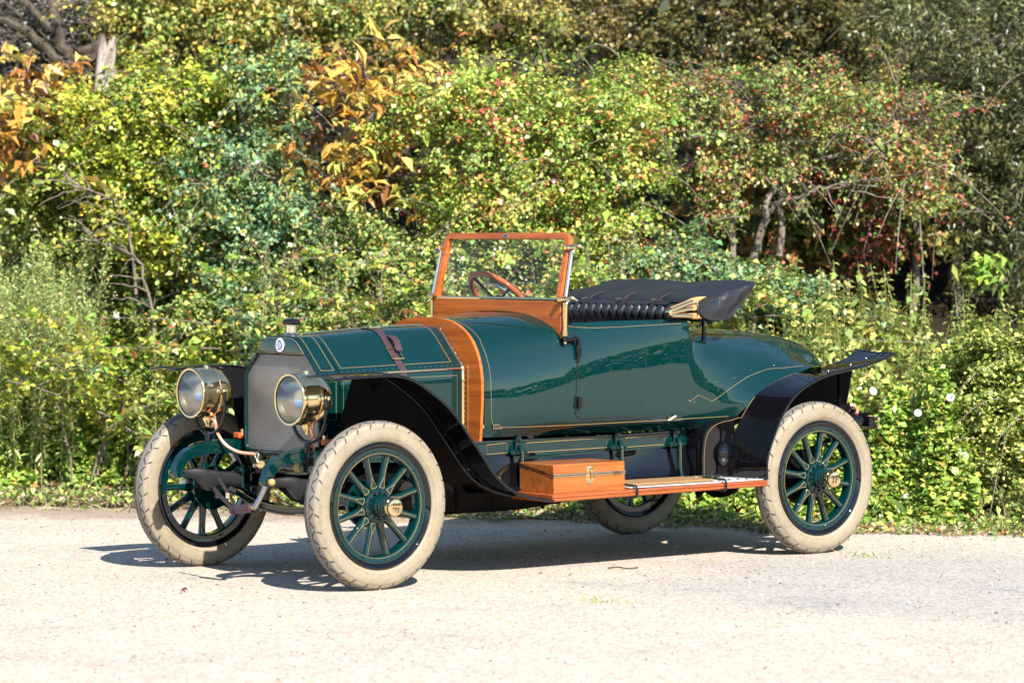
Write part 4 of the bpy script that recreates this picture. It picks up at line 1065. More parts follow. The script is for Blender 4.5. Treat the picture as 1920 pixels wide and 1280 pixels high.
    b2 = N(m, 'ShaderNodeMath', operation='MULTIPLY_ADD'); b2.inputs[1].default_value = float(RH[1]); Ls.new(sx.outputs[1], b2.inputs[0]); Ls.new(a2.outputs[0], b2.inputs[2])
    cd = float(CH @ FH); cs = float(CH @ RH)
    # verge line: d > 21.55 - .14*(s)  (curving), soft and ragged
    k = N(m, 'ShaderNodeMath', operation='MULTIPLY_ADD'); Ls.new(b2.outputs[0], k.inputs[0]); k.inputs[1].default_value = .127; Ls.new(b.outputs[0], k.inputs[2])
    k2 = N(m, 'ShaderNodeMath', operation='SUBTRACT'); Ls.new(k.outputs[0], k2.inputs[0]); k2.inputs[1].default_value = cd + cs * .127 + 21.10
    k3 = N(m, 'ShaderNodeMath', operation='MULTIPLY_ADD'); n3 = noise(m, v, 2.2, 6, .7); Ls.new(n3, k3.inputs[0]); k3.inputs[1].default_value = 1.5; Ls.new(k2.outputs[0], k3.inputs[2])
    msk = ramp(m, k3.outputs[0], [(.62, (0, 0, 0)), (.95, (1, 1, 1))])
    n4 = noise(m, v, 30, 5, .7)
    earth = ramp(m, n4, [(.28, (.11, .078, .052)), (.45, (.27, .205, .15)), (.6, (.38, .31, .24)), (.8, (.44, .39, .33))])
    m4 = N(m, 'ShaderNodeMixRGB'); Ls.new(msk.outputs[0], m4.inputs[0]); Ls.new(m3.outputs[0], m4.inputs[1]); Ls.new(earth.outputs[0], m4.inputs[2])
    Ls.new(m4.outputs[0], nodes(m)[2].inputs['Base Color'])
    ad = N(m, 'ShaderNodeMath', operation='ADD'); Ls.new(v1.outputs['Distance'], ad.inputs[0]); Ls.new(v2.outputs['Distance'], ad.inputs[1])
    iv = N(m, 'ShaderNodeMath', operation='SUBTRACT'); iv.inputs[0].default_value = 1; Ls.new(ad.outputs[0], iv.inputs[1])
    bump(m, iv.outputs[0], .55, .006)
    return m
MT['ground'] = ground_mat()
def earth_mat():
    m = mat('shade_toned_earth', (.03, .022, .014), 0.95, spec=0.1)
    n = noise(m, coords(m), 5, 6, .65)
    r = ramp(m, n, [(.3, (.012, .009, .006)), (.6, (.035, .025, .015)), (.8, (.05, .035, .02))])  # soil browns kept near black: shade behind the bushes put into the colour
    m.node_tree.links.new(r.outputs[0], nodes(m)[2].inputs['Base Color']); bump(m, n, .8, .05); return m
MT['earth'] = earth_mat()
def bark_mat(name, c0, c1, sc=30):
    m = mat(name, c0, .85, spec=.2); n = noise(m, coords(m, (sc, sc, sc * .3)), 1.0, 5, .65)
    r = ramp(m, n, [(.32, c1), (.6, c0)]); m.node_tree.links.new(r.outputs[0], nodes(m)[2].inputs['Base Color']); bump(m, n, .6, .01); return m
MT['bark'] = bark_mat('grey_bark', (.24, .20, .16), (.07, .055, .042))
MT['darkbark'] = bark_mat('dark_bark', (.10, .08, .06), (.025, .02, .016))
MT['deadbark'] = bark_mat('bleached_bark', (.46, .39, .33), (.13, .105, .085), 16)
MT['stem'] = mat('green_stem', (.20, .20, .07), .7, spec=.2)
MT['drystem'] = mat('dry_stem', (.32, .25, .15), .8, spec=.2)
def leaf_mat(name, gloss=.38, trans=.28):
    m = bpy.data.materials.new(name); m.use_nodes = True; t = m.node_tree; b = t.nodes['Principled BSDF']
    at = t.nodes.new('ShaderNodeAttribute'); at.attribute_name = 'Col'
    t.links.new(at.outputs[0], b.inputs['Base Color']); b.inputs['Roughness'].default_value = gloss; b.inputs['Specular IOR Level'].default_value = .5
    tr = t.nodes.new('ShaderNodeBsdfTranslucent'); t.links.new(at.outputs[0], tr.inputs[0])
    mx = t.nodes.new('ShaderNodeMixShader'); mx.inputs[0].default_value = trans
    t.links.new(b.outputs[0], mx.inputs[1]); t.links.new(tr.outputs[0], mx.inputs[2]); t.links.new(mx.outputs[0], t.nodes['Material Output'].inputs[0]); return m
MT['leaf'] = leaf_mat('leaf'); MT['dull'] = leaf_mat('dull_leaf', .7, .25)
MT['berry'] = mat('red_berry', (.35, .02, .015), .3, spec=.5)
MT['petal'] = leaf_mat('white_petal', .6, .4)

def unit(a): return a / (np.linalg.norm(a, axis=-1, keepdims=True) + 1e-9)
def leaf_mesh(name, P, size, aspect, cols, parent=None, m='leaf', up=.8, droop=.3, out=None, fold=.14, rng=RNG, axis=None, shape='diamond', face=None):
    n = len(P); 
    nr = unit(rng.normal(size=(n, 3))); nr[:, 2] = np.abs(nr[:, 2]) * .8
    nr = nr + np.array([0, 0, up])
    if out is not None: nr = nr + out * .7
    if face is not None: nr = nr + face
    nr = unit(nr)
    ax = rng.normal(size=(n, 3)) if axis is None else axis + rng.normal(size=(n, 3)) * .25
    ax = unit(ax); ax[:, 2] -= droop
    ax = unit(ax - nr * np.sum(ax * nr, 1, keepdims=True)); sd = np.cross(nr, ax)
    L = (size * np.clip(rng.lognormal(-.07, .34, n), .45, 2.0))[:, None]; W = L * aspect * rng.uniform(.8, 1.2, (n, 1))
    if shape == 'diamond':
        Q = np.stack([P - ax * L * .5, P - ax * L * .02 + sd * W * .5 + nr * L * fold, P + ax * L * .5 - nr * L * .08, P - ax * L * .02 - sd * W * .5 + nr * L * fold], 1)
        k = 4; idx = [[0, 1, 2, 3]]
    else:                                            # long oval blade, six rim points folded on its midrib, bent down at the tip
        b = P - ax * L * .5; t = P + ax * L * .5 - nr * L * .22
        Q = np.stack([b, P - ax * L * .15 + sd * W * .32 + nr * L * fold * .6, P + ax * L * .15 + sd * W * .5 + nr * L * fold * .6, t,
                      P + ax * L * .15 - sd * W * .5 + nr * L * fold * .6, P - ax * L * .15 - sd * W * .32 + nr * L * fold * .6, P + ax * L * .13 - nr * L * .02], 1)
        k = 7; idx = [[0, 1, 6, 5], [1, 2, 3, 6], [6, 3, 4, 5]]
    idx = np.array(idx); nf = len(idx)
    F = (np.arange(n)[:, None, None] * k + idx[None]).reshape(-1)
    me = bpy.data.meshes.new(name)
    me.vertices.add(n * k); me.vertices.foreach_set('co', Q.reshape(-1).astype(np.float32))
    me.loops.add(len(F)); me.loops.foreach_set('vertex_index', F.astype(np.int32))
    me.polygons.add(n * nf); me.polygons.foreach_set('loop_start', (np.arange(n * nf) * 4).astype(np.int32))
    me.update(calc_edges=True)
    ca = me.color_attributes.new('Col', 'FLOAT_COLOR', 'POINT')
    C = np.ones((n, k, 4), np.float32); C[:, :, :3] = cols[:, None, :]
    ca.data.foreach_set('color', C.reshape(-1))
    me.materials.append(MT[m])
    o = bpy.data.objects.new(name, me); COL.objects.link(o)
    if parent: o.parent = parent
    return o
def palette(pal, n, rng=RNG, jitter=.18, pick=None):
    c = np.array([p[:3] for p in pal]); w_ = np.array([p[3] for p in pal], float); w_ /= w_.sum()
    i = rng.choice(len(pal), n, p=w_) if pick is None else pick
    return np.clip(c[i] * (1 + rng.normal(size=(n, 1)) * jitter) * (1 + rng.normal(size=(n, 3)) * .06), .004, .8)
def sz(px, py, d): return (px - 960) / 6217 * d, 1.835 - (py - 441) / 6217 * d
def cloud(blobs, d, dep, n, csize, rng, shell=.5):
    """leaf positions in clumps filling soft ellipsoids given in picture-plane pixels at depth d"""
    ar = np.array([b[2] * b[3] for b in blobs], float); ar /= ar.sum(); P = []; O = []; cl = []; ci = 0
    for b, a in zip(blobs, ar):
        s, z = sz(b[0], b[1], d); rs, rz = b[2] / 6217 * d, b[3] / 6217 * d
        dd = dep * (b[4] if len(b) > 4 else 1)
        nb = max(3, int(n * a)); nc = max(3, int(rs * rz * 4 / csize ** 2 * .8) + 2)
        u = unit(rng.normal(size=(nc, 3))) * (rng.uniform(0, 1, (nc, 1)) ** shell)
        C = np.stack([s + u[:, 0] * rs, d + u[:, 1] * dd, z + u[:, 2] * rz], 1)
        which = rng.integers(0, nc, nb)
        g = rng.normal(size=(nb, 3)) * csize * np.array([.62, .62, .45])
        Q = C[which] + g
        P.append(Q); O.append(unit(u[which] + g / csize * .6)); cl.append(which + ci); ci += nc
    P = np.concatenate(P); O = np.concatenate(O); cl = np.concatenate(cl)
    Wp = CH + FH * P[:, 1:2] + RH * P[:, 0:1]; Wp[:, 2] = P[:, 2]
    Wo = FH * O[:, 1:2] + RH * O[:, 0:1]; Wo[:, 2] = O[:, 2]
    k = Wp[:, 2] > .02
    return Wp[k], Wo[k], cl[k]
def limb(mb, pts, r0, r1, rng, wob=.04, n=6):
    P = cat(np.array(pts), 4); P[1:-1] += rng.normal(size=(len(P) - 2, 3)) * wob * .4
    mb.tube(P, np.linspace(r0, r1, len(P)), n, 0)
    return P
def plant(name, label, catg, blobs, d, dep, n, leaf, aspect, pal, trunk=None, group=None, csize=.16, bark='bark', m='leaf', up=.35, droop=.35, sprays=60, mixin=0,
          shape='diamond', seed=1, twigs=26, base=None, palm=0, berries=0, clumpvar=.0, shell=.5, fold=.20, tr=.03, axis=None):
    rng = np.random.default_rng(seed)
    s0, z0 = (sum(b[0] for b in blobs) / len(blobs), max(b[1] + b[3] for b in blobs))
    s0 = sz(s0, 0, d)[0] if base is None else sz(base, 0, d)[0]
    zb = float(bank_z(s0, d)); root = empty(name, V(s0, d, zb)); tag(root, label, catg, group); off = Vector(root.location)
    if not palm and shape == 'diamond' and n > 3000: n = int(n * 1.35); leaf = leaf * .80; csize = csize * .72
    P, O, cl = cloud(blobs, d, dep, n, csize, rng, shell)
    spr = []
    if sprays and not palm and n > 3000:
        for k in rng.choice(len(P), sprays, replace=False):
            dr_ = unit(O[k] * .8 + rng.normal(size=3) * .5 + RH * rng.normal() * .7 + np.array([0, 0, .35]) - FH * .25); ln = rng.uniform(.22, .75)
            t_ = np.linspace(0, 1, 7)[:, None]; path = P[k] + dr_ * t_ * ln + np.array([0, 0, -1.]) * (t_ ** 2) * ln * rng.uniform(.25, .75); spr.append(path)
            q_ = rng.uniform(.2, 1.0, 34); base_ = np.stack([np.interp(q_, t_[:, 0], path[:, c_]) for c_ in range(3)], 1)
            P = np.concatenate([P, base_ + rng.normal(size=(34, 3)) * .026]); O = np.concatenate([O, np.repeat(dr_[None], 34, 0)]); cl = np.concatenate([cl, np.full(34, cl[k])])
    nc = cl.max() + 1
    w_ = np.array([p[3] for p in pal], float); w_ /= w_.sum(); cp = rng.choice(len(pal), nc, p=w_)
    pick = np.where(rng.uniform(size=len(P)) < clumpvar, cp[cl], rng.choice(len(pal), len(P), p=w_))
    if palm:
        # palmate leaves: a fan of drooping leaflets from each point
        A = rng.uniform(0, 6.28, len(P)); tilt = rng.normal(size=(len(P), 3)) * .35
        PP = []; AX = []; PK = []; FN = []
        fn = unit(np.array([0, 0, .9]) + rng.normal(size=(len(P), 3)) * .45 - FH * .45)
        e1 = unit(np.cross(fn, rng.normal(size=(len(P), 3)))); e2 = np.cross(fn, e1)
        for k in range(palm):
            a = (k - (palm - 1) / 2) * .75
            dr_ = unit(e1 * math.cos(a) + e2 * math.sin(a) - np.array([0, 0, .55]) + rng.normal(size=(len(P), 3)) * .28)
            sc_ = leaf * (1 - .22 * abs(k - (palm - 1) / 2))
            kp = rng.uniform(size=len(P)) < .74
            PP.append((P + dr_ * sc_ * .55)[kp]); AX.append(dr_[kp]); PK.append(pick[kp]); FN.append((fn * 1.1 + rng.normal(size=fn.shape) * .55)[kp])
        P2 = np.concatenate(PP); 
        cols = palette(pal, len(P2), rng, .15, np.concatenate(PK))
        leaf_mesh('crown', P2 - np.array(off), leaf, aspect, cols, root, m, up=.2, droop=.0, rng=rng, axis=np.concatenate(AX) * 1.6, shape='blade', face=np.concatenate(FN))
    else:
        cols = palette(pal, len(P), rng, .2, pick)
        if mixin:
            mk = (rng.uniform(size=nc) < mixin)[cl] & (rng.uniform(size=len(P)) < .8); cols[mk] = palette(PAL['mid'] + PAL['haw'][:3], int(mk.sum()), rng, .25)
            mk = rng.uniform(size=len(P)) < .03; cols[mk] = palette(PAL['chest'], int(mk.sum()), rng, .25)
        leaf_mesh('crown', P - np.array(off), leaf, aspect, cols, root, m, up=up, droop=droop, out=O, rng=rng, shape=shape, fold=fold, axis=axis)
    mb = MB(); ends = []
    if trunk:
        for t in trunk:
            mb = MB()
            pts = [V(*((sz(px, py, dd)[0]), dd, sz(px, py, dd)[1])) - np.array(off) for px, py, dd in t[0]]
            q = limb(mb, pts, t[1], t[2], rng); ends += list(q[len(q) // 3:]); mb.build('trunk', [bark], root, sharp=80)
    else:
        top = P.mean(0) - np.array(off); q = limb(mb, [(0, 0, -.1), top * .4 + rng.normal(size=3) * .05, top], tr, tr * .4, rng); ends += list(q[len(q) // 4:]); mb.build('trunk', [bark], root, sharp=80)
    ends = np.array(ends); mb = MB()
    for k in rng.choice(len(P), min(twigs, len(P)), replace=False):
        p = P[k] - np.array(off); j = np.argmin(np.linalg.norm(ends - p, axis=1) + (ends[:, 2] > p[2] + .2) * 2); a = ends[j]
        mid = (a + p) / 2 + rng.normal(size=3) * .06 + (0, 0, .05)
        limb(mb, [a, mid, p], tr * .32, tr * .12, rng, .02, 5)
    for path in spr: mb.tube(path - np.array(off), np.linspace(.006, .002, 7), 4, 0)
    mb.build('branches', [bark], root, sharp=80)
    if berries:
        k = np.repeat(rng.choice(len(P), berries // 6), 6)[:berries]; B = P[k] - FH * .06 + rng.normal(size=(len(k), 3)) * .022 + np.array([0, 0, -.02]) - np.array(off)
        mb = MB(); ico = [(1, 0, 0), (-1, 0, 0), (0, 1, 0), (0, -1, 0), (0, 0, 1), (0, 0, -1)]
        fc = [(0, 2, 4), (2, 1, 4), (1, 3, 4), (3, 0, 4), (2, 0, 5), (1, 2, 5), (3, 1, 5), (0, 3, 5)]
        for p in B: 
            r_ = rng.uniform(.006, .0095); mb.add([tuple(p + np.array(q) * r_) for q in ico], fc)
        o = mb.build('berries', ['berry'], root); o['kind'] = 'stuff'
    return root

# ---- ground and bank
ss = np.concatenate([[-300, -80, -30], np.linspace(-14, 14, 57), [30, 80, 300]]); ds = np.concatenate([[-300, -80, -20, 0, 8, 14, 18], np.linspace(20, 32, 49), [36, 45, 70, 150, 400]])
m = MB(); m.grid(np.array([[V(s, d, 0) for d in ds] for s in ss]), 0, flip=True)
g = m.build('ground', ['ground'], smooth=False); tag(g, 'pale gravel yard with an earth verge', 'ground', kind='structure')
rg_ = np.random.default_rng(5)
sb = np.linspace(-30, 30, 121); db = np.concatenate([np.linspace(20.9, 33, 60), [40, 60, 120]])
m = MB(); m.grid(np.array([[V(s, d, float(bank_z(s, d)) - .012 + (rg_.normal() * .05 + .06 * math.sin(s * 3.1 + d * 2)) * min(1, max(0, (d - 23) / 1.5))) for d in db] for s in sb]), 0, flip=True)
b_ = m.build('bank', ['earth'], sharp=80); tag(b_, 'earth bank rising behind the verge, toned dark to stand for shade', 'bank', kind='structure')

PAL = {
 'maple': [(.26, .28, .03, 5), (.17, .23, .03, 4), (.40, .34, .05, 2), (.08, .13, .02, 1.5)],
 'blue': [(.07, .135, .065, 3), (.11, .19, .085, 3), (.17, .23, .09, 2), (.28, .27, .07, 1)],
 'haw': [(.11, .18, .03, 4), (.19, .24, .045, 4), (.32, .30, .06, 2), (.42, .20, .06, .9), (.30, .07, .05, .5)],
 'hawred': [(.09, .14, .03, 4), (.15, .18, .045, 3), (.28, .22, .06, 1.4), (.36, .13, .06, .9), (.22, .05, .05, .7)],
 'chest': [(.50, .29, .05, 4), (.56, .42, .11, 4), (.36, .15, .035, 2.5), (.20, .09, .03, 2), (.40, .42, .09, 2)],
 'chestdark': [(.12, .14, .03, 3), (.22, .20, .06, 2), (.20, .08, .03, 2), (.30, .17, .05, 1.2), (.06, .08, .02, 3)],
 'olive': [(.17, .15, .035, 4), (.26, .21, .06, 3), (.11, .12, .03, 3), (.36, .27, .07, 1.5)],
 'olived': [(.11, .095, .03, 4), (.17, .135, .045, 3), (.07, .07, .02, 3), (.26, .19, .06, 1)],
 'willow': [(.05, .058, .018, 5), (.085, .09, .028, 3), (.19, .18, .06, 1.3), (.03, .036, .012, 3)],
 'nettle': [(.17, .23, .05, 3), (.27, .29, .08, 3), (.40, .35, .10, 2), (.11, .17, .04, 2)],
 'weed': [(.22, .28, .09, 4), (.32, .35, .13, 3), (.15, .23, .06, 3), (.40, .36, .20, .5)],
 'bramble': [(.12, .21, .03, 3), (.20, .28, .045, 3), (.30, .34, .07, 2), (.36, .27, .06, .6), (.07, .12, .02, 2)],
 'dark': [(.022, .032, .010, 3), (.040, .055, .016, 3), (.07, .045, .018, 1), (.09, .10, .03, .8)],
 'hedge': [(.14, .18, .035, 3), (.24, .26, .06, 3), (.34, .34, .09, 1.5), (.07, .10, .02, 2)],
 'mid': [(.13, .20, .05, 3), (.20, .25, .07, 3), (.30, .30, .09, 2), (.08, .13, .04, 2), (.34, .22, .06, .5)],
 'buff': [(.46, .38, .25, 3), (.36, .30, .18, 3), (.30, .29, .15, 1)],
 'grey': [(.17, .16, .145, 3), (.26, .25, .22, 2), (.10, .095, .085, 2), (.14, .16, .10, 1)],
 'rust': [(.26, .055, .025, 3), (.18, .04, .02, 2), (.32, .11, .04, 1)],
}
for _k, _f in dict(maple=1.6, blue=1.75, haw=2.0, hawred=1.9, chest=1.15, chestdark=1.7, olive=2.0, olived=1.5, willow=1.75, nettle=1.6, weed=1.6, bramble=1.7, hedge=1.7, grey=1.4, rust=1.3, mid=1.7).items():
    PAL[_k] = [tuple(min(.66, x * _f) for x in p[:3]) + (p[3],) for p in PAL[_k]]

# ---- wood and undergrowth at the back (one mass), gap shade put into leaf colours
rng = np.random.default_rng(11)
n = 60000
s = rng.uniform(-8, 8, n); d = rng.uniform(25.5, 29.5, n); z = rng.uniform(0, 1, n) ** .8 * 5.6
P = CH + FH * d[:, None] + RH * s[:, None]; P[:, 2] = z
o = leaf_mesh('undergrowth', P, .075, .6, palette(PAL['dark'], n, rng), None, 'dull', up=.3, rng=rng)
tag(o, 'undergrowth behind the bushes, leaves coloured dark for shade in the gaps', 'undergrowth', kind='stuff')

# ---- trees and shrubs, back row first
plant('autumn_tree', 'olive yellow small-leaved tree crown overhanging the top middle of the hedge bank', 'tree',
      [(760, 20, 190, 110), (950, 30, 200, 90), (640, 60, 120, 90)], 26.6, .8, 15000, .046, .6, PAL['olive'], [([(880, 560, 26.6), (900, 300, 26.6), (930, 60, 26.6), (940, -80, 26.6)], .07, .03)], csize=.17, seed=21, mixin=.35, base=880, clumpvar=.5)
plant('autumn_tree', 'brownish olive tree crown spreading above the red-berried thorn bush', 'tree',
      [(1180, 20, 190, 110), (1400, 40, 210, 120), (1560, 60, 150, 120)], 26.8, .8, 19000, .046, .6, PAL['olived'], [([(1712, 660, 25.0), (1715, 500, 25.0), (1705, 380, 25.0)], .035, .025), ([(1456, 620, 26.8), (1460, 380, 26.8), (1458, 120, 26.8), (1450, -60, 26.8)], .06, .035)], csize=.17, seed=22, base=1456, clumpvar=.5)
plant('willow', 'dark green willow with drooping sprays at the right edge', 'tree',
      [(1860, 120, 150, 220), (1800, 320, 110, 170), (1880, 440, 110, 170), (1700, 60, 130, 110), (1930, 250, 90, 320)], 25.2, .9, 32000, .058, .26, PAL['willow'],
      [([(1795, 640, 25.4), (1790, 480, 25.4), (1800, 330, 25.3), (1830, 100, 25.2)], .055, .03), ([(1860, 640, 25.6), (1866, 500, 25.6), (1880, 300, 25.4)], .035, .02)], csize=.15, seed=23, base=1800, droop=.9, up=.3, clumpvar=.4, twigs=40)
plant('autumn_tree', 'pale yellow green tree crown beside the dead trunk', 'tree',
      [(330, 20, 170, 110), (470, 60, 130, 110), (560, 10, 120, 90), (300, 120, 90, 60)], 26.0, .7, 15000, .048, .62, PAL['olive'], [([(420, 600, 26), (430, 320, 26), (440, 80, 26)], .06, .03)], csize=.16, seed=24, mixin=.35, base=420, clumpvar=.5)
# bleached dead tree top left
rt = empty('dead_tree', V(*[sz(190, 0, 25.6)[0], 25.6, float(bank_z(sz(190, 0, 25.6)[0], 25.6))])); tag(rt, 'dead tree with a bleached broken trunk and bare grey limbs', 'tree')
off = np.array(rt.location); q = lambda px, py, dd=25.5: V(sz(px, py, dd)[0], dd, sz(px, py, dd)[1]) - off
rng = np.random.default_rng(4)
m = MB(); th_ = np.arange(18) * math.pi / 9; rr_ = []
tops = 1 + .22 * np.sin(th_ * 3 + 1) + rng.normal(size=18) * .13
for t in np.linspace(0, 1, 22):
    c = q(182 + 20 * t ** 3, 620 - 540 * t); flare = .085 - .020 * t + .02 * max(0, .25 - t)
    ring_ = []
    for k, a_ in enumerate(th_):
        r_ = flare * (1 + .16 * math.sin(3 * a_ + 2 * t) + .08 * math.sin(7 * a_ + 9 * t) + .05 * math.sin(31 * t + k))
        h_ = (t > .97) * (tops[k] - 1) * .22
        ring_.append(c + RH * (math.cos(a_) * r_) + FH * (math.sin(a_) * r_) + np.array([0, 0, h_]))
    rr_.append(ring_)
m.grid(np.array(rr_), 0, cv=True); tip_ = len(m.v); m.v.append(tuple(map(float, q(203, 92)))); n0 = tip_ - 18
m.f += [(n0 + k, n0 + (k + 1) % 18, tip_) for k in range(18)]; m.m += [0] * 18
m.build('trunk', ['deadbark'], rt, sharp=50)
m = MB()
for pts, r0, r1 in (([(190, 95), (150, 120), (115, 118), (60, 60), (0, 40)], .05, .03), ([(200, 75), (170, 90), (120, 130)], .05, .035), ([(130, 110), (110, 60), (100, 0), (80, -40)], .05, .03),
                    ([(110, 60), (60, 20), (20, -10)], .035, .02), ([(120, 120), (90, 165), (60, 200)], .03, .015), ([(60, 60), (20, 90), (-20, 100)], .025, .015), ([(105, 30), (150, 5), (190, -30)], .03, .02), ([(60, 60), (40, 30), (0, 10)], .02, .01)):
    limb(m, [q(*p) for p in pts], r0, r1, rng, .04, 7)
for k in range(60):
    a = (rng.uniform(0, 190), rng.uniform(-20, 140)); an = rng.normal(-2.6, .5); l = rng.uniform(30, 80)
    limb(m, [q(*a), q(a[0] + l * .5 * math.cos(an), a[1] + l * .35 * math.sin(an) + 4), q(a[0] + l * math.cos(an), a[1] + l * .7 * math.sin(an))], .010, .004, rng, .02, 4)
m.build('branches', ['darkbark'], rt)
P, O, cl = cloud([(90, 60, 110, 90), (40, 120, 60, 50)], 26.1, .3, 5200, .16, rng)
leaf_mesh('crown', P - off, .05, .5, palette(PAL['grey'], len(P), rng), rt, 'dull', rng=rng, out=O)

plant('chestnut_sapling', 'orange leaved chestnut sapling at the left edge under the dead tree', 'tree',
      [(60, 230, 90, 90), (130, 270, 70, 70), (20, 160, 60, 50), (30, 300, 60, 50)], 24.2, .6, 330, .115, .34, PAL['chest'], csize=.32, seed=31, palm=5, twigs=30, tr=.03, clumpvar=.3)
plant('chestnut_sapling', 'large orange leaved chestnut sapling between blue green bush and thorn bush', 'tree',
      [(640, 120, 120, 50), (690, 180, 120, 60), (600, 230, 90, 70), (700, 320, 100, 80), (570, 160, 60, 50), (760, 110, 60, 34), (730, 390, 80, 40), (640, 330, 60, 60)], 23.8, .8, 400, .120, .29, PAL['chest'],
      [([(640, 640, 24.8), (650, 480, 24.8), (640, 300, 24.8), (650, 130, 24.7)], .03, .012), ([(690, 640, 24.8), (692, 420, 24.8), (700, 250, 24.8)], .022, .01)], csize=.32, seed=32, palm=5, twigs=60, clumpvar=.35, tr=.03)
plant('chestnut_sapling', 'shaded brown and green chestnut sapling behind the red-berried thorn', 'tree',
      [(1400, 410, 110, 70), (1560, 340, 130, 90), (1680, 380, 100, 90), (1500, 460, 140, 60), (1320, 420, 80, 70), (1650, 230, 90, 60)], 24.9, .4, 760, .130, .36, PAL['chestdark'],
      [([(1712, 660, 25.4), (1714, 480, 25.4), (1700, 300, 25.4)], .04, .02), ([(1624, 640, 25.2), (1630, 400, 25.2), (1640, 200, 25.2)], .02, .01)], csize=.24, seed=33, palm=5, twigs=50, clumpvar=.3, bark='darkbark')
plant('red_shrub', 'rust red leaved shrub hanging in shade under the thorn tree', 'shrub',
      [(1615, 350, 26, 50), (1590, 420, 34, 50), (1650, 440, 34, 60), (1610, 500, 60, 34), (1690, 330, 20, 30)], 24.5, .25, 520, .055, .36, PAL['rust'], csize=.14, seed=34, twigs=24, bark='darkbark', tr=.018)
plant('maple_shrub', 'bright yellow green bush on the left below the dead trunk', 'shrub',
      [(250, 260, 130, 110), (250, 150, 50, 40), (150, 200, 40, 40), (340, 230, 110, 90), (200, 330, 110, 90), (330, 380, 120, 90), (420, 170, 90, 70), (230, 430, 90, 60), (130, 300, 70, 90), (330, 470, 80, 70)], 24.0, .55, 19500, .048, .72, PAL['maple'], csize=.14, seed=41, mixin=.22, clumpvar=.5, twigs=70, sprays=110)
plant('rose_shrub', 'blue green leaved bush with thin arching twigs left of the orange chestnut', 'shrub',
      [(430, 330, 110, 110), (500, 250, 70, 70), (500, 430, 130, 100), (610, 480, 110, 90), (430, 520, 110, 90), (560, 560, 130, 70), (470, 150, 60, 50), (540, 120, 40, 40)], 23.7, .5, 20000, .045, .66, PAL['blue'], csize=.13, seed=42, mixin=.22, clumpvar=.35, twigs=100, sprays=110)
plant('hawthorn', 'broad sunlit hawthorn with orange tinged leaves behind the windscreen', 'tree',
      [(900, 260, 130, 120), (1010, 230, 150, 120), (790, 200, 70, 60), (720, 260, 40, 40), (1130, 300, 140, 130), (960, 390, 170, 110), (850, 390, 80, 90), (1100, 430, 140, 110), (880, 160, 100, 60), (1180, 190, 100, 80), (1000, 500, 190, 70)], 23.6, .6, 36000, .037, .72, PAL['haw'],
      [([(960, 640, 23.8), (950, 450, 23.8), (900, 260, 23.8), (880, 160, 23.7)], .035, .01), ([(1000, 640, 23.8), (1040, 420, 23.8), (1120, 220, 23.8)], .03, .01), ([(1090, 640, 23.8), (1090, 480, 23.8), (1010, 230, 23.7)], .025, .008)], csize=.13, seed=43, mixin=.22, clumpvar=.45, berries=650, twigs=130, tr=.02, sprays=150)
plant('hawthorn', 'thorn tree with forked grey trunks and sprays of red berries right of the hood', 'tree',
      [(1250, 190, 110, 60), (1330, 230, 110, 90), (1400, 160, 120, 50), (1480, 240, 120, 60), (1560, 190, 130, 70), (1680, 220, 110, 90), (1640, 310, 110, 60), (1330, 340, 50, 90), (1740, 320, 60, 120), (1430, 310, 90, 50), (1200, 160, 60, 40), (1360, 400, 30, 50)], 24.0, .5, 13500, .038, .66, PAL['hawred'],
      [([(1408, 640, 24.0), (1416, 480, 24.0), (1440, 390, 24.0), (1470, 320, 24.0), (1560, 290, 23.9), (1680, 230, 23.9)], .036, .012), ([(1420, 470, 24.0), (1445, 390, 24.0), (1500, 375, 23.9), (1570, 345, 23.8)], .03, .010),
       ([(1372, 640, 24.0), (1374, 460, 24.0), (1376, 380, 24.0), (1400, 280, 24.0), (1420, 200, 24.0)], .03, .010), ([(1460, 480, 24.1), (1462, 300, 24.1), (1458, 130, 24.1)], .03, .015)], csize=.13, seed=44, clumpvar=.35, berries=750, twigs=170, tr=.02, sprays=130)
plant('shrub', 'low mixed green shrub behind the bonnet and the windscreen', 'shrub',
      [(640, 560, 110, 70), (780, 520, 110, 80), (880, 590, 110, 60), (1000, 590, 110, 60), (720, 460, 60, 60), (420, 600, 110, 50)], 23.3, .3, 14000, .044, .66, PAL['mid'], csize=.12, seed=145, mixin=.22, twigs=30)
plant('shrub', 'low dark green shrub between the folded hood and the bank', 'shrub',
      [(1250, 500, 120, 70), (1380, 540, 110, 60), (1150, 540, 120, 60), (1460, 560, 90, 60)], 23.1, .35, 9000, .048, .66, PAL['blue'], csize=.12, seed=45, mixin=.22, twigs=20)
plant('dark_shrub', 'shaded green shrub behind the tall left-hand weeds', 'shrub',
      [(40, 400, 110, 90), (160, 440, 80, 80), (250, 560, 110, 90), (340, 600, 100, 60), (80, 480, 80, 60)], 24.3, .5, 9000, .055, .62, PAL['hedge'], csize=.14, seed=46, mixin=.22, twigs=30)
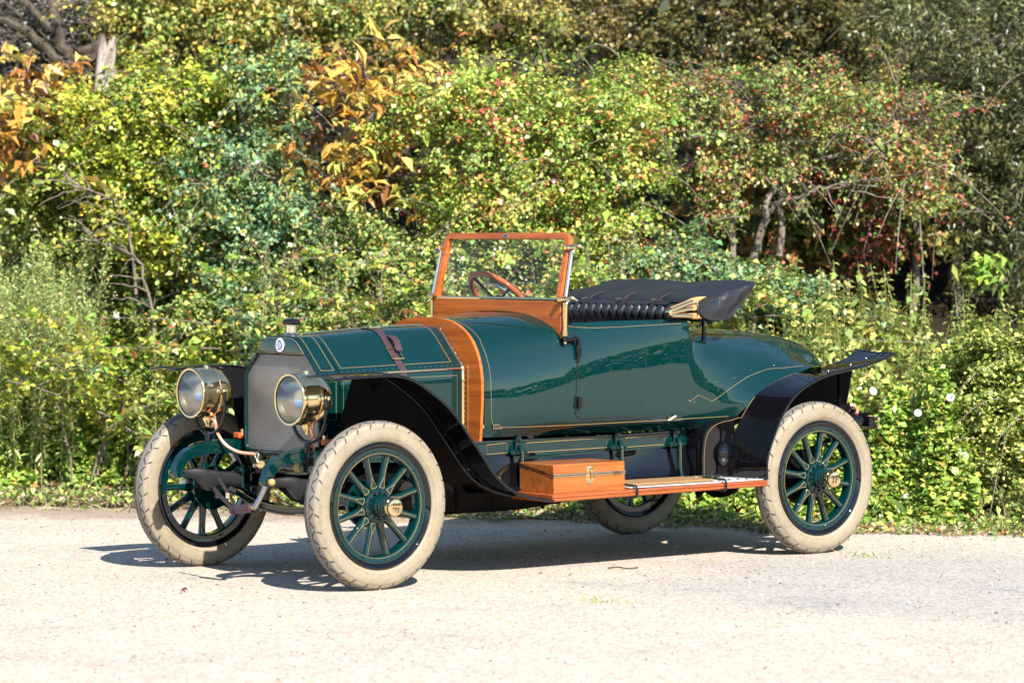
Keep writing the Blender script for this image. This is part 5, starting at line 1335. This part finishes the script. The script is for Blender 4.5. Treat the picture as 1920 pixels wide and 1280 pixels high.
# bare grey twigs leaning out of the left bushes
for lab, seed_, x0, y0 in (('bare grey dead branch low in the left bushes', 61, 290, 520), ('pale bare twig arching out of the yellow green bush', 62, 255, 420), ('thin bare twig rising beside the orange chestnut', 63, 560, 380)):
    rng = np.random.default_rng(seed_); s0, z0 = sz(x0, y0, 23.5); r_ = empty('dead_branch', V(s0, 23.5, z0)); tag(r_, lab, 'branch'); m = MB()
    Mx = limb(m, [(0, 0, -.5), RH * -.05, RH * -.2 + (0, 0, .18), RH * -.45 + (0, 0, .28)], .012, .004, rng, .03)
    for k in range(14):
        a = Mx[rng.integers(2, len(Mx))]; e = a - RH * rng.uniform(.1, .45) + FH * rng.normal() * .1 + np.array([0, 0, rng.uniform(-.12, .22)])
        limb(m, [a, (a + e) / 2 + (0, 0, .04), e], .006, .002, rng, .02, 4)
    m.build('twigs', ['bark'], r_)

# ---- stemmed weeds: a few kinds built once, then copied
def stemmed(name, label, catg, group, h, nodes_, leaf, aspect, pal, seed, stem='stem', droop=.9, branch=0, plume=None):
    rng = np.random.default_rng(seed); root = empty(name); tag(root, label, catg, group)
    m = MB(); lean = rng.normal(size=2) * .10 * h
    pts = [(lean[0] * t * t, lean[1] * t * t, h * t) for t in np.linspace(0, 1, 6)]; m.tube(pts, np.linspace(.006, .002, 6), 5, 0)
    P = []; AX = []; SZ = []
    for k in range(nodes_):
        t = .04 + .94 * k / (nodes_ - 1); a = rng.uniform(0, 6.28)
        for j in range(3 if t > .5 else 2):
            a2 = a + j * 2.4 + rng.normal() * .3; ax_ = np.array([math.cos(a2), math.sin(a2), .15]); l = leaf * (1.1 - .75 * t ** 2) * rng.uniform(.7, 1.2)
            b = np.array([lean[0] * t * t, lean[1] * t * t, h * t]); P.append(b + ax_ * l * .6 + (0, 0, -.15 * l)); AX.append(ax_); SZ.append(l)
            if branch and t > .45 and j == 0:
                e = b + ax_ * .10 + (0, 0, .10); m.tube([b, (b + e) / 2 + (0, 0, -.01), e], .0015, 4, 0)
                for q_ in range(branch): P.append(e + rng.normal(size=3) * .035); AX.append(unit(rng.normal(size=3))); SZ.append(leaf * .35)
    P = np.array(P); AX = np.array(AX); SZ = np.array(SZ)
    m.build('stem', [stem], root)
    leaf_mesh('foliage', P, SZ, aspect, palette(pal, len(P), rng, .25), root, 'leaf', up=.5, droop=droop, axis=AX * 1.5, rng=rng, fold=.10)
    if plume:
        n_ = 130; t = rng.uniform(0, 1, n_) ** .8; Pp = np.stack([rng.normal(size=n_) * .05 * (1.1 - t), rng.normal(size=n_) * .05 * (1.1 - t), h * (.78 + .30 * t)], 1) + np.array([lean[0], lean[1], 0])
        leaf_mesh('seed_head', Pp, .020, .5, palette(PAL[plume], n_, rng), root, 'dull', rng=rng, up=.2)
    return root
def scatter(protos, spots, seed, labels=None):
    rng = np.random.default_rng(seed)
    for i, (px, d, sc) in enumerate(spots):
        s_ = sz(px, 0, d)[0]; p = protos[i % len(protos)]
        o = p if i < len(protos) else copy_tree(p)
        o.location = V(s_, d, float(bank_z(s_, d)) - .02); o.rotation_euler = (rng.normal() * .06, rng.normal() * .06, rng.uniform(0, 6.28)); o.scale = (sc * rng.uniform(.9, 1.1),) * 3
NETL = 'yellowing nettle with hanging leaves in the tall weeds along the bank'
net = [stemmed('nettle', NETL, 'nettle', 'nettles along the bank', 1.0, 26, .088, .48, PAL['nettle'], 70 + k) for k in range(5)]
rng = np.random.default_rng(8); spots = []
for k in range(105):
    px = rng.uniform(1370, 1790); d = rng.uniform(21.7, 23.3); spots.append((px, d, rng.uniform(.75, 1.15) * (1.12 if 1420 < px < 1720 else .9)))
for k in range(40): spots.append((rng.uniform(1060, 1400), rng.uniform(22.6, 23.2), rng.uniform(.8, 1.1)))
for k in range(42): spots.append((rng.uniform(250, 840), rng.uniform(22.4, 23.2), rng.uniform(.7, 1.1)))
for k in range(16): spots.append((rng.uniform(1780, 1960), rng.uniform(22.0, 23.2), rng.uniform(.8, 1.15)))
scatter(net, spots, 9)
WL = 'pale grey green weed stem with buff top in the tall patch at the left edge'
wd = [stemmed('tall_weed', WL, 'weed', 'tall pale weeds at the left edge', 1.5, 34, .075, .24, PAL['weed'], 80 + k, branch=5, plume='weed') for k in range(4)]
spots = [(rng.uniform(-70, 165), rng.uniform(23.1, 24.2), rng.uniform(.70, 1.0)) for k in range(110)]
scatter(wd, spots, 10)
SLb = 'dry willowherb stem with a fluffy buff seed head standing among the bushes'
sd_ = [stemmed('willowherb', SLb, 'weed', 'dry fluffy seed heads behind the bonnet and windscreen', 1.45, 22, .07, .3, PAL['weed'], 90 + k, stem='drystem', branch=7, plume='buff') for k in range(3)]
spots = [(rng.normal(c, 22), rng.uniform(22.7, 23.1), rng.uniform(.9, 1.12)) for c in (615, 640, 700, 715, 860, 880, 600, 690, 720, 870, 480, 540, 780)] + [(rng.normal(1175, 14), 22.8, .95) for k in range(4)]
scatter(sd_, spots, 12)

# ---- low cover: brambles and mixed ground plants along the foot of the bank
def cover(name, label, s0, s1, d0f, dep, hf, n, leaf, aspect, pal, seed, catg='brambles'):
    n = int(n * 1.6); leaf = leaf * .76; rng = np.random.default_rng(seed); s_ = rng.uniform(s0, s1, n); u = rng.uniform(0, 1, n)
    d_ = np.array([d0f(a) for a in s_]) + u * dep; hh = np.array([hf(a) for a in s_])
    lump = .55 + .30 * np.sin(s_ * 5.1 + d_ * 3.3) * np.sin(s_ * 2.3 - d_ * 4.1) + .22 * np.sin(s_ * 13 + 1) * np.sin(d_ * 11)
    z_ = (np.minimum(1, u * 2.6 + .05 + .25 * np.clip(np.sin(s_ * 8.3) * np.sin(s_ * 3.1 + 2), 0, 1))) * hh * np.clip(lump, .1, 1.2) * (1 - rng.uniform(0, 1, n) ** 2.2 * .9) + rng.normal(size=n) * .015
    P = CH + FH * d_[:, None] + RH * s_[:, None]; P[:, 2] = np.maximum(z_ + np.array([float(bank_z(a, b)) for a, b in zip(s_, d_)]), .012)
    o = leaf_mesh(name, P, leaf, aspect, palette(pal, n, rng, .22), None, 'leaf', up=.8, droop=.3, rng=rng, face=-FH * .5)
    tag(o, label, catg, kind='stuff'); return o
edge_d = lambda s: float(np.interp(s, [-5, -3.2, -2.4, -1.7, -.6, 1.0, 1.5, 2.0, 2.6, 3.6], [23.0, 23.05, 23.1, 22.7, 22.1, 21.35, 21.1, 20.9, 20.72, 20.65])) + .16 * math.sin(s * 5.3) * math.sin(s * 2.1 + 1) + .09 * math.sin(s * 11) + .05 * math.sin(s * 23)
cover('brambles', 'sunlit bramble thicket along the verge on the left', -4.6, -.8, edge_d, 1.5, lambda s: np.interp(s, [-4, -2.6, -1.6, -.8], [.80, .95, .92, .8]), 26000, .058, .78, PAL['bramble'], 51)
cover('brambles', 'mixed green ground plants behind and beneath the car', -.9, 2.0, edge_d, 1.5, lambda s: np.interp(s, [-1, .3, 2], [.7, .55, .75]), 17000, .056, .74, PAL['bramble'], 52)
cover('brambles', 'bright green bindweed and grass tangle right of the rear wheel', 1.7, 2.95, edge_d, 1.2, lambda s: np.interp(s, [1.7, 2.2, 2.9], [.80, 1.0, 1.05]), 14000, .062, .62, PAL['bramble'], 53)
cover('leaf_litter', 'fallen leaves and small weeds along the edge of the gravel', -4.6, 3.6, lambda s: edge_d(s) - .55, .9, lambda s: .03, 9500, .045, .5, PAL['buff'] + PAL['chestdark'] + [(.16, .24, .05, 4)], 54, 'litter')
for lab, sa, sb_, sd in (('scattered low weeds creeping out over the dry soil at the left verge', -4.6, -1.3, 57), ('ragged low weeds at the gravel edge behind and right of the car', -1.2, 3.5, 58)):
    rng = np.random.default_rng(sd); cs_ = rng.uniform(sa, sb_, 46); P = []
    for c_ in cs_:
        k_ = int(rng.integers(8, 60)); r_ = rng.uniform(.04, .16); q_ = rng.normal(size=(k_, 2)) * r_ * np.array([1.3, 1]); dd0 = edge_d(c_) - rng.uniform(-.1, .75) ** 1 * (1 if sa < -2 else .55)
        pp = CH + FH * (dd0 + q_[:, 1:]) + RH * (c_ + q_[:, :1]); pp[:, 2] = rng.uniform(.006, .05 + r_ * .5, k_); P.append(pp)
    P = np.concatenate(P); o = leaf_mesh('weeds', P, .042, .5, palette(PAL['bramble'] + PAL['weed'], len(P), rng, .25), None, 'leaf', up=.6, rng=rng); tag(o, lab, 'weeds', kind='stuff')
rng = np.random.default_rng(66); n = 5200; s_ = rng.uniform(-4.6, 3.4, n); k_ = rng.uniform(size=n) < np.where(s_ < -1.2, 1.0, .35); s_ = s_[k_]; n = len(s_)
d_ = np.array([edge_d(c) for c in s_]) + np.where(s_ < -1.2, rng.uniform(-1.1, .35, n), rng.uniform(-.28, .3, n)); tuft = .5 + .5 * np.sin(s_ * 9 + d_ * 6) * np.sin(s_ * 4.1 - d_ * 9)
P = CH + FH * d_[:, None] + RH * s_[:, None]; P[:, 2] = .008 + rng.uniform(0, 1, n) * .07 * tuft
o = leaf_mesh('dry_grass', P, .11, .07, palette(PAL['buff'] + [(.20, .13, .07, 3), (.30, .33, .10, 2)], n, rng, .25), None, 'dull', up=.2, droop=-.35, rng=rng, fold=.05); tag(o, 'dry straw and dead stalks on the soil strip along the foot of the bushes', 'dry grass', kind='stuff')
# arching canes that break up the bushes
def cane_bush(label, px, d, n, ht, pal, seed, leaf=.05, group=None):
    rng = np.random.default_rng(seed); s0 = sz(px, 0, d)[0]; zb = float(bank_z(s0, d)); root = empty('wild_rose', V(s0, d, zb)); tag(root, label, 'shrub', group)
    m = MB(); P = []; AX = []
    for k in range(n):
        b0 = RH * rng.normal() * .5 + FH * rng.normal() * .2; dr_ = unit(RH * rng.normal() * .55 - FH * abs(rng.normal()) * .15 + np.array([0, 0, 1.])); ln = ht * rng.uniform(.7, 1.2)
        t_ = np.linspace(0, 1, 10)[:, None]; path = b0 + dr_ * t_ * ln + (RH * rng.normal() * .5 - FH * .15 + np.array([0, 0, -.55])) * (t_ ** 2.4) * ln * rng.uniform(.5, 1.1) + rng.normal(size=(10, 3)) * .012
        m.tube(path, np.linspace(.008, .002, 10), 5, 0)
        for j in range(int(26 * ln)):
            q_ = rng.uniform(.25, 1.0); c_ = np.array([np.interp(q_, t_[:, 0], path[:, i]) for i in range(3)]); sd_ = unit(rng.normal(size=3)) * np.array([1, 1, .5]); tip = c_ + sd_ * rng.uniform(.05, .13)
            m.tube([c_, tip], .0012, 3, 0, caps=False)
            for f_ in np.linspace(.35, 1.05, 4): P.append(c_ + (tip - c_) * f_ + rng.normal(size=3) * .015); AX.append(sd_)
    P = np.array(P); m.build('canes', ['bark'], root)
    leaf_mesh('foliage', P, leaf, .6, palette(pal, len(P), rng, .25), root, 'leaf', up=.5, droop=.4, axis=np.array(AX), rng=rng, fold=.18)
for lab, px, d_, n_, h_, pl_, sd in (('arching bramble canes in front of the yellow green bush', 330, 23.2, 22, 1.9, 'maple', 301), ('arching green canes rising behind the bonnet', 560, 23.0, 24, 1.7, 'blue', 302), ('long leafy canes beside the orange chestnut leaves', 760, 23.1, 24, 2.1, 'haw', 303),
     ('tall leafy canes arching behind the windscreen', 980, 23.0, 26, 2.2, 'haw', 304), ('leafy canes with reddening leaves behind the folded hood', 1190, 23.1, 22, 1.9, 'hawred', 305), ('loose arching canes at the foot of the thorn tree', 1300, 23.0, 12, 1.1, 'hawred', 306)):
    cane_bush(lab, px, d_, n_, h_, PAL[pl_], sd)
plant('hedge', 'dense small-leaved hedge bush at the right edge of the gravel', 'hedge',
      [(1850, 760, 90, 120), (1900, 860, 90, 130), (1830, 900, 70, 90), (1940, 720, 80, 150), (1860, 660, 60, 60)], 21.3, .45, 19000, .040, .62, PAL['hedge'], csize=.10, seed=47, twigs=20, up=.5)
plant('broad_leaf_weed', 'clump of broad pale dock leaves at the gravel edge behind the rear wheel', 'weed',
      [(1655, 955, 22, 14)], 20.95, .08, 44, .10, .40, PAL['bramble'], csize=.06, seed=48, shape='blade', twigs=3, tr=.006, up=.4, bark='stem')
plant('fern', 'sunlit green fern tuft under the willow at the right', 'fern', [(1842, 520, 34, 34)], 23.4, .12, 260, .09, .3, PAL['bramble'], csize=.08, seed=49, twigs=8, tr=.006, bark='stem')
# bindweed flowers
def flower():
    root = empty('bindweed_flower'); m = MB()
    prof = [(-.05, .004), (-.03, .007), (-.012, .013), (-.002, .024), (.003, .036), (.002, .040)]
    m.lathe(prof, (0, 0, 0), (0, 0, 1), 16, 0); o = m.build('petals', ['petal'], root)
    ca = o.data.color_attributes.new('Col', 'FLOAT_COLOR', 'POINT'); ca.data.foreach_set('color', np.tile([.8, .8, .78, 1], len(o.data.vertices)).astype(np.float32))
    m = MB(); m.lathe([(-.07, .003), (-.05, .007), (-.03, .008)], (0, 0, 0), (0, 0, 1), 8, 0); m.tube([(0, 0, -.07), (.01, .01, -.14)], .003, 5, 0); m.build('calyx', ['stem'], root); return root
f0 = flower()
for i, (px, py, lab) in enumerate(((1638, 733, 'white bindweed flower nearest the rear wing tip'), (1722, 774, 'white bindweed flower lowest in the tangle right of the car'), (1783, 745, 'white bindweed flower beside the hedge bush'), (1700, 930, 'small white bindweed flower low at the gravel edge'))):
    o = f0 if i == 0 else copy_tree(f0); d = (21.15, 21.0, 20.95, 20.75)[i]; s_, z_ = sz(px, py, d); o.location = V(s_, d, z_); tag(o, lab, 'flower', 'white bindweed flowers')
    o.rotation_euler = Vector(tuple(-FH + RH * (.5 - .4 * i) + np.array([0, 0, .5]))).to_track_quat('Z', 'Y').to_euler(); o.scale = ((.68, .62, .68, .4)[i],) * 3

# ---- loose stones on the gravel
rng = np.random.default_rng(77); m = MB()
ico = np.array([(1, 0, 0), (-1, 0, 0), (0, 1, 0), (0, -1, 0), (0, 0, 1), (0, 0, -1)]) * 1.0
fc = np.array([(0, 2, 4), (2, 1, 4), (1, 3, 4), (3, 0, 4), (2, 0, 5), (1, 2, 5), (3, 1, 5), (0, 3, 5)])
n = 3400; dd_ = 13.3 + (rng.uniform(0, 1, n) ** .8) * 8.6; sv_ = rng.uniform(-1, 1, n) * dd_ * .165
r_ = np.clip(rng.lognormal(-5.35, .36, n), .003, .013); vv = []; ff = []; cc = []
pal_ = np.array([(.42, .36, .29), (.50, .46, .41), (.26, .18, .11), (.15, .15, .155), (.34, .29, .24), (.48, .40, .30)]); pk_ = rng.choice(6, n, p=[.28, .2, .13, .15, .16, .08])
sc_ = rng.uniform(.7, 1.3, (n, 3)) * np.array([1.1, 1.1, .6]); an_ = rng.uniform(0, 6.28, n)
V0 = ico[None] * (1 + rng.normal(size=(n, 6, 1)) * .15) * sc_[:, None] * r_[:, None, None]
x_, y_ = V0[..., 0] * np.cos(an_)[:, None] - V0[..., 1] * np.sin(an_)[:, None], V0[..., 0] * np.sin(an_)[:, None] + V0[..., 1] * np.cos(an_)[:, None]
base_ = CH + FH * dd_[:, None] + RH * sv_[:, None]
Vt = np.stack([x_ + base_[:, :1], y_ + base_[:, 1:2], V0[..., 2] + r_[:, None] * .3], -1)
me = bpy.data.meshes.new('loose_stones'); me.vertices.add(n * 6); me.vertices.foreach_set('co', Vt.reshape(-1).astype(np.float32))
Fi = (np.arange(n)[:, None, None] * 6 + fc[None]).reshape(-1); me.loops.add(len(Fi)); me.loops.foreach_set('vertex_index', Fi.astype(np.int32))
me.polygons.add(n * 8); me.polygons.foreach_set('loop_start', (np.arange(n * 8) * 3).astype(np.int32)); me.update(calc_edges=True)
ca = me.color_attributes.new('Col', 'FLOAT_COLOR', 'POINT'); C4 = np.ones((n, 6, 4), np.float32); C4[:, :, :3] = (pal_[pk_] * rng.uniform(.8, 1.15, (n, 1)))[:, None]; ca.data.foreach_set('color', C4.reshape(-1))
ms = mat('stone_chip', (.4, .36, .3), .85, spec=.25); at_ = N(ms, 'ShaderNodeAttribute'); at_.attribute_name = 'Col'; ms.node_tree.links.new(at_.outputs[0], nodes(ms)[2].inputs['Base Color'])
me.materials.append(ms); me.shade_smooth(); o = bpy.data.objects.new('loose_stones', me); COL.objects.link(o); tag(o, 'loose small stones scattered over the pale gravel', 'stones', kind='stuff')
# ---- bits lying on the gravel
def gpx(px, py): 
    d = 6217 * 1.835 / (py - 441); return V((px - 960) / 6217 * d, d, 0)
for (px, py, lab, c) in ((345, 1113, 'curled brown leaf lying alone on the gravel in front of the car', (.30, .13, .05)), (640, 1073, 'pink fallen petal-like leaf on the gravel', (.5, .12, .2))):
    p = gpx(px, py) if px == 345 else gpx(1070, 1083)
    o = leaf_mesh('fallen_leaf', np.array([[0, 0, .012], [.03, .02, .010]]), .07 if px == 345 else .03, .45, np.array([c, c]), None, 'dull', up=2, droop=0, fold=.3, rng=np.random.default_rng(3)); o.location = p; tag(o, lab, 'leaf')
m = MB(); m.tube(cat([(0, 0, .006), (.05, .02, .012), (.10, .02, .006), (.16, .05, .008)], 3), [.004] * 10, 5, 0); o = m.build('twig', ['darkbark']); o.location = gpx(1140, 1068); o.rotation_euler = (0, 0, 2.2); tag(o, 'short dark twig on the gravel beside the car shadow', 'twig')
for px, py, lab in ((1120, 1131, 'small grass tuft growing through the gravel in the foreground'), (1622, 1046, 'tiny grass tuft on the gravel near the rear wheel')):
    rng = np.random.default_rng(px); n = 34; P = np.stack([rng.normal(size=n) * .045, rng.normal(size=n) * .06, rng.uniform(.004, .022, n)], 1)
    o = leaf_mesh('grass_tuft', P, .045, .10, palette(PAL['bramble'], n, rng), None, 'leaf', up=.2, droop=-.2, rng=rng); o.location = gpx(px, py); tag(o, lab, 'grass')

# ---- woods across the yard behind the photographer (seen in the paintwork)
rng = np.random.default_rng(15); n = 30000
a = rng.uniform(-1.2, 2.45, n); dist = 50 + rng.normal(size=n) * 2.5; top = 3.9 + .6 * np.sin(a * 9) + .35 * np.sin(a * 23 + 1)
P = CH - FH * (np.cos(a) * dist)[:, None] + RH * (np.sin(a) * dist)[:, None]; P[:, 2] = rng.uniform(0, 1, n) * top
o = leaf_mesh('treeline', P, .5, .8, palette(PAL['dark'], n, rng) * 1.2, None, 'dull', up=.3, rng=rng); tag(o, 'far line of dark trees across the yard', 'trees', kind='stuff')
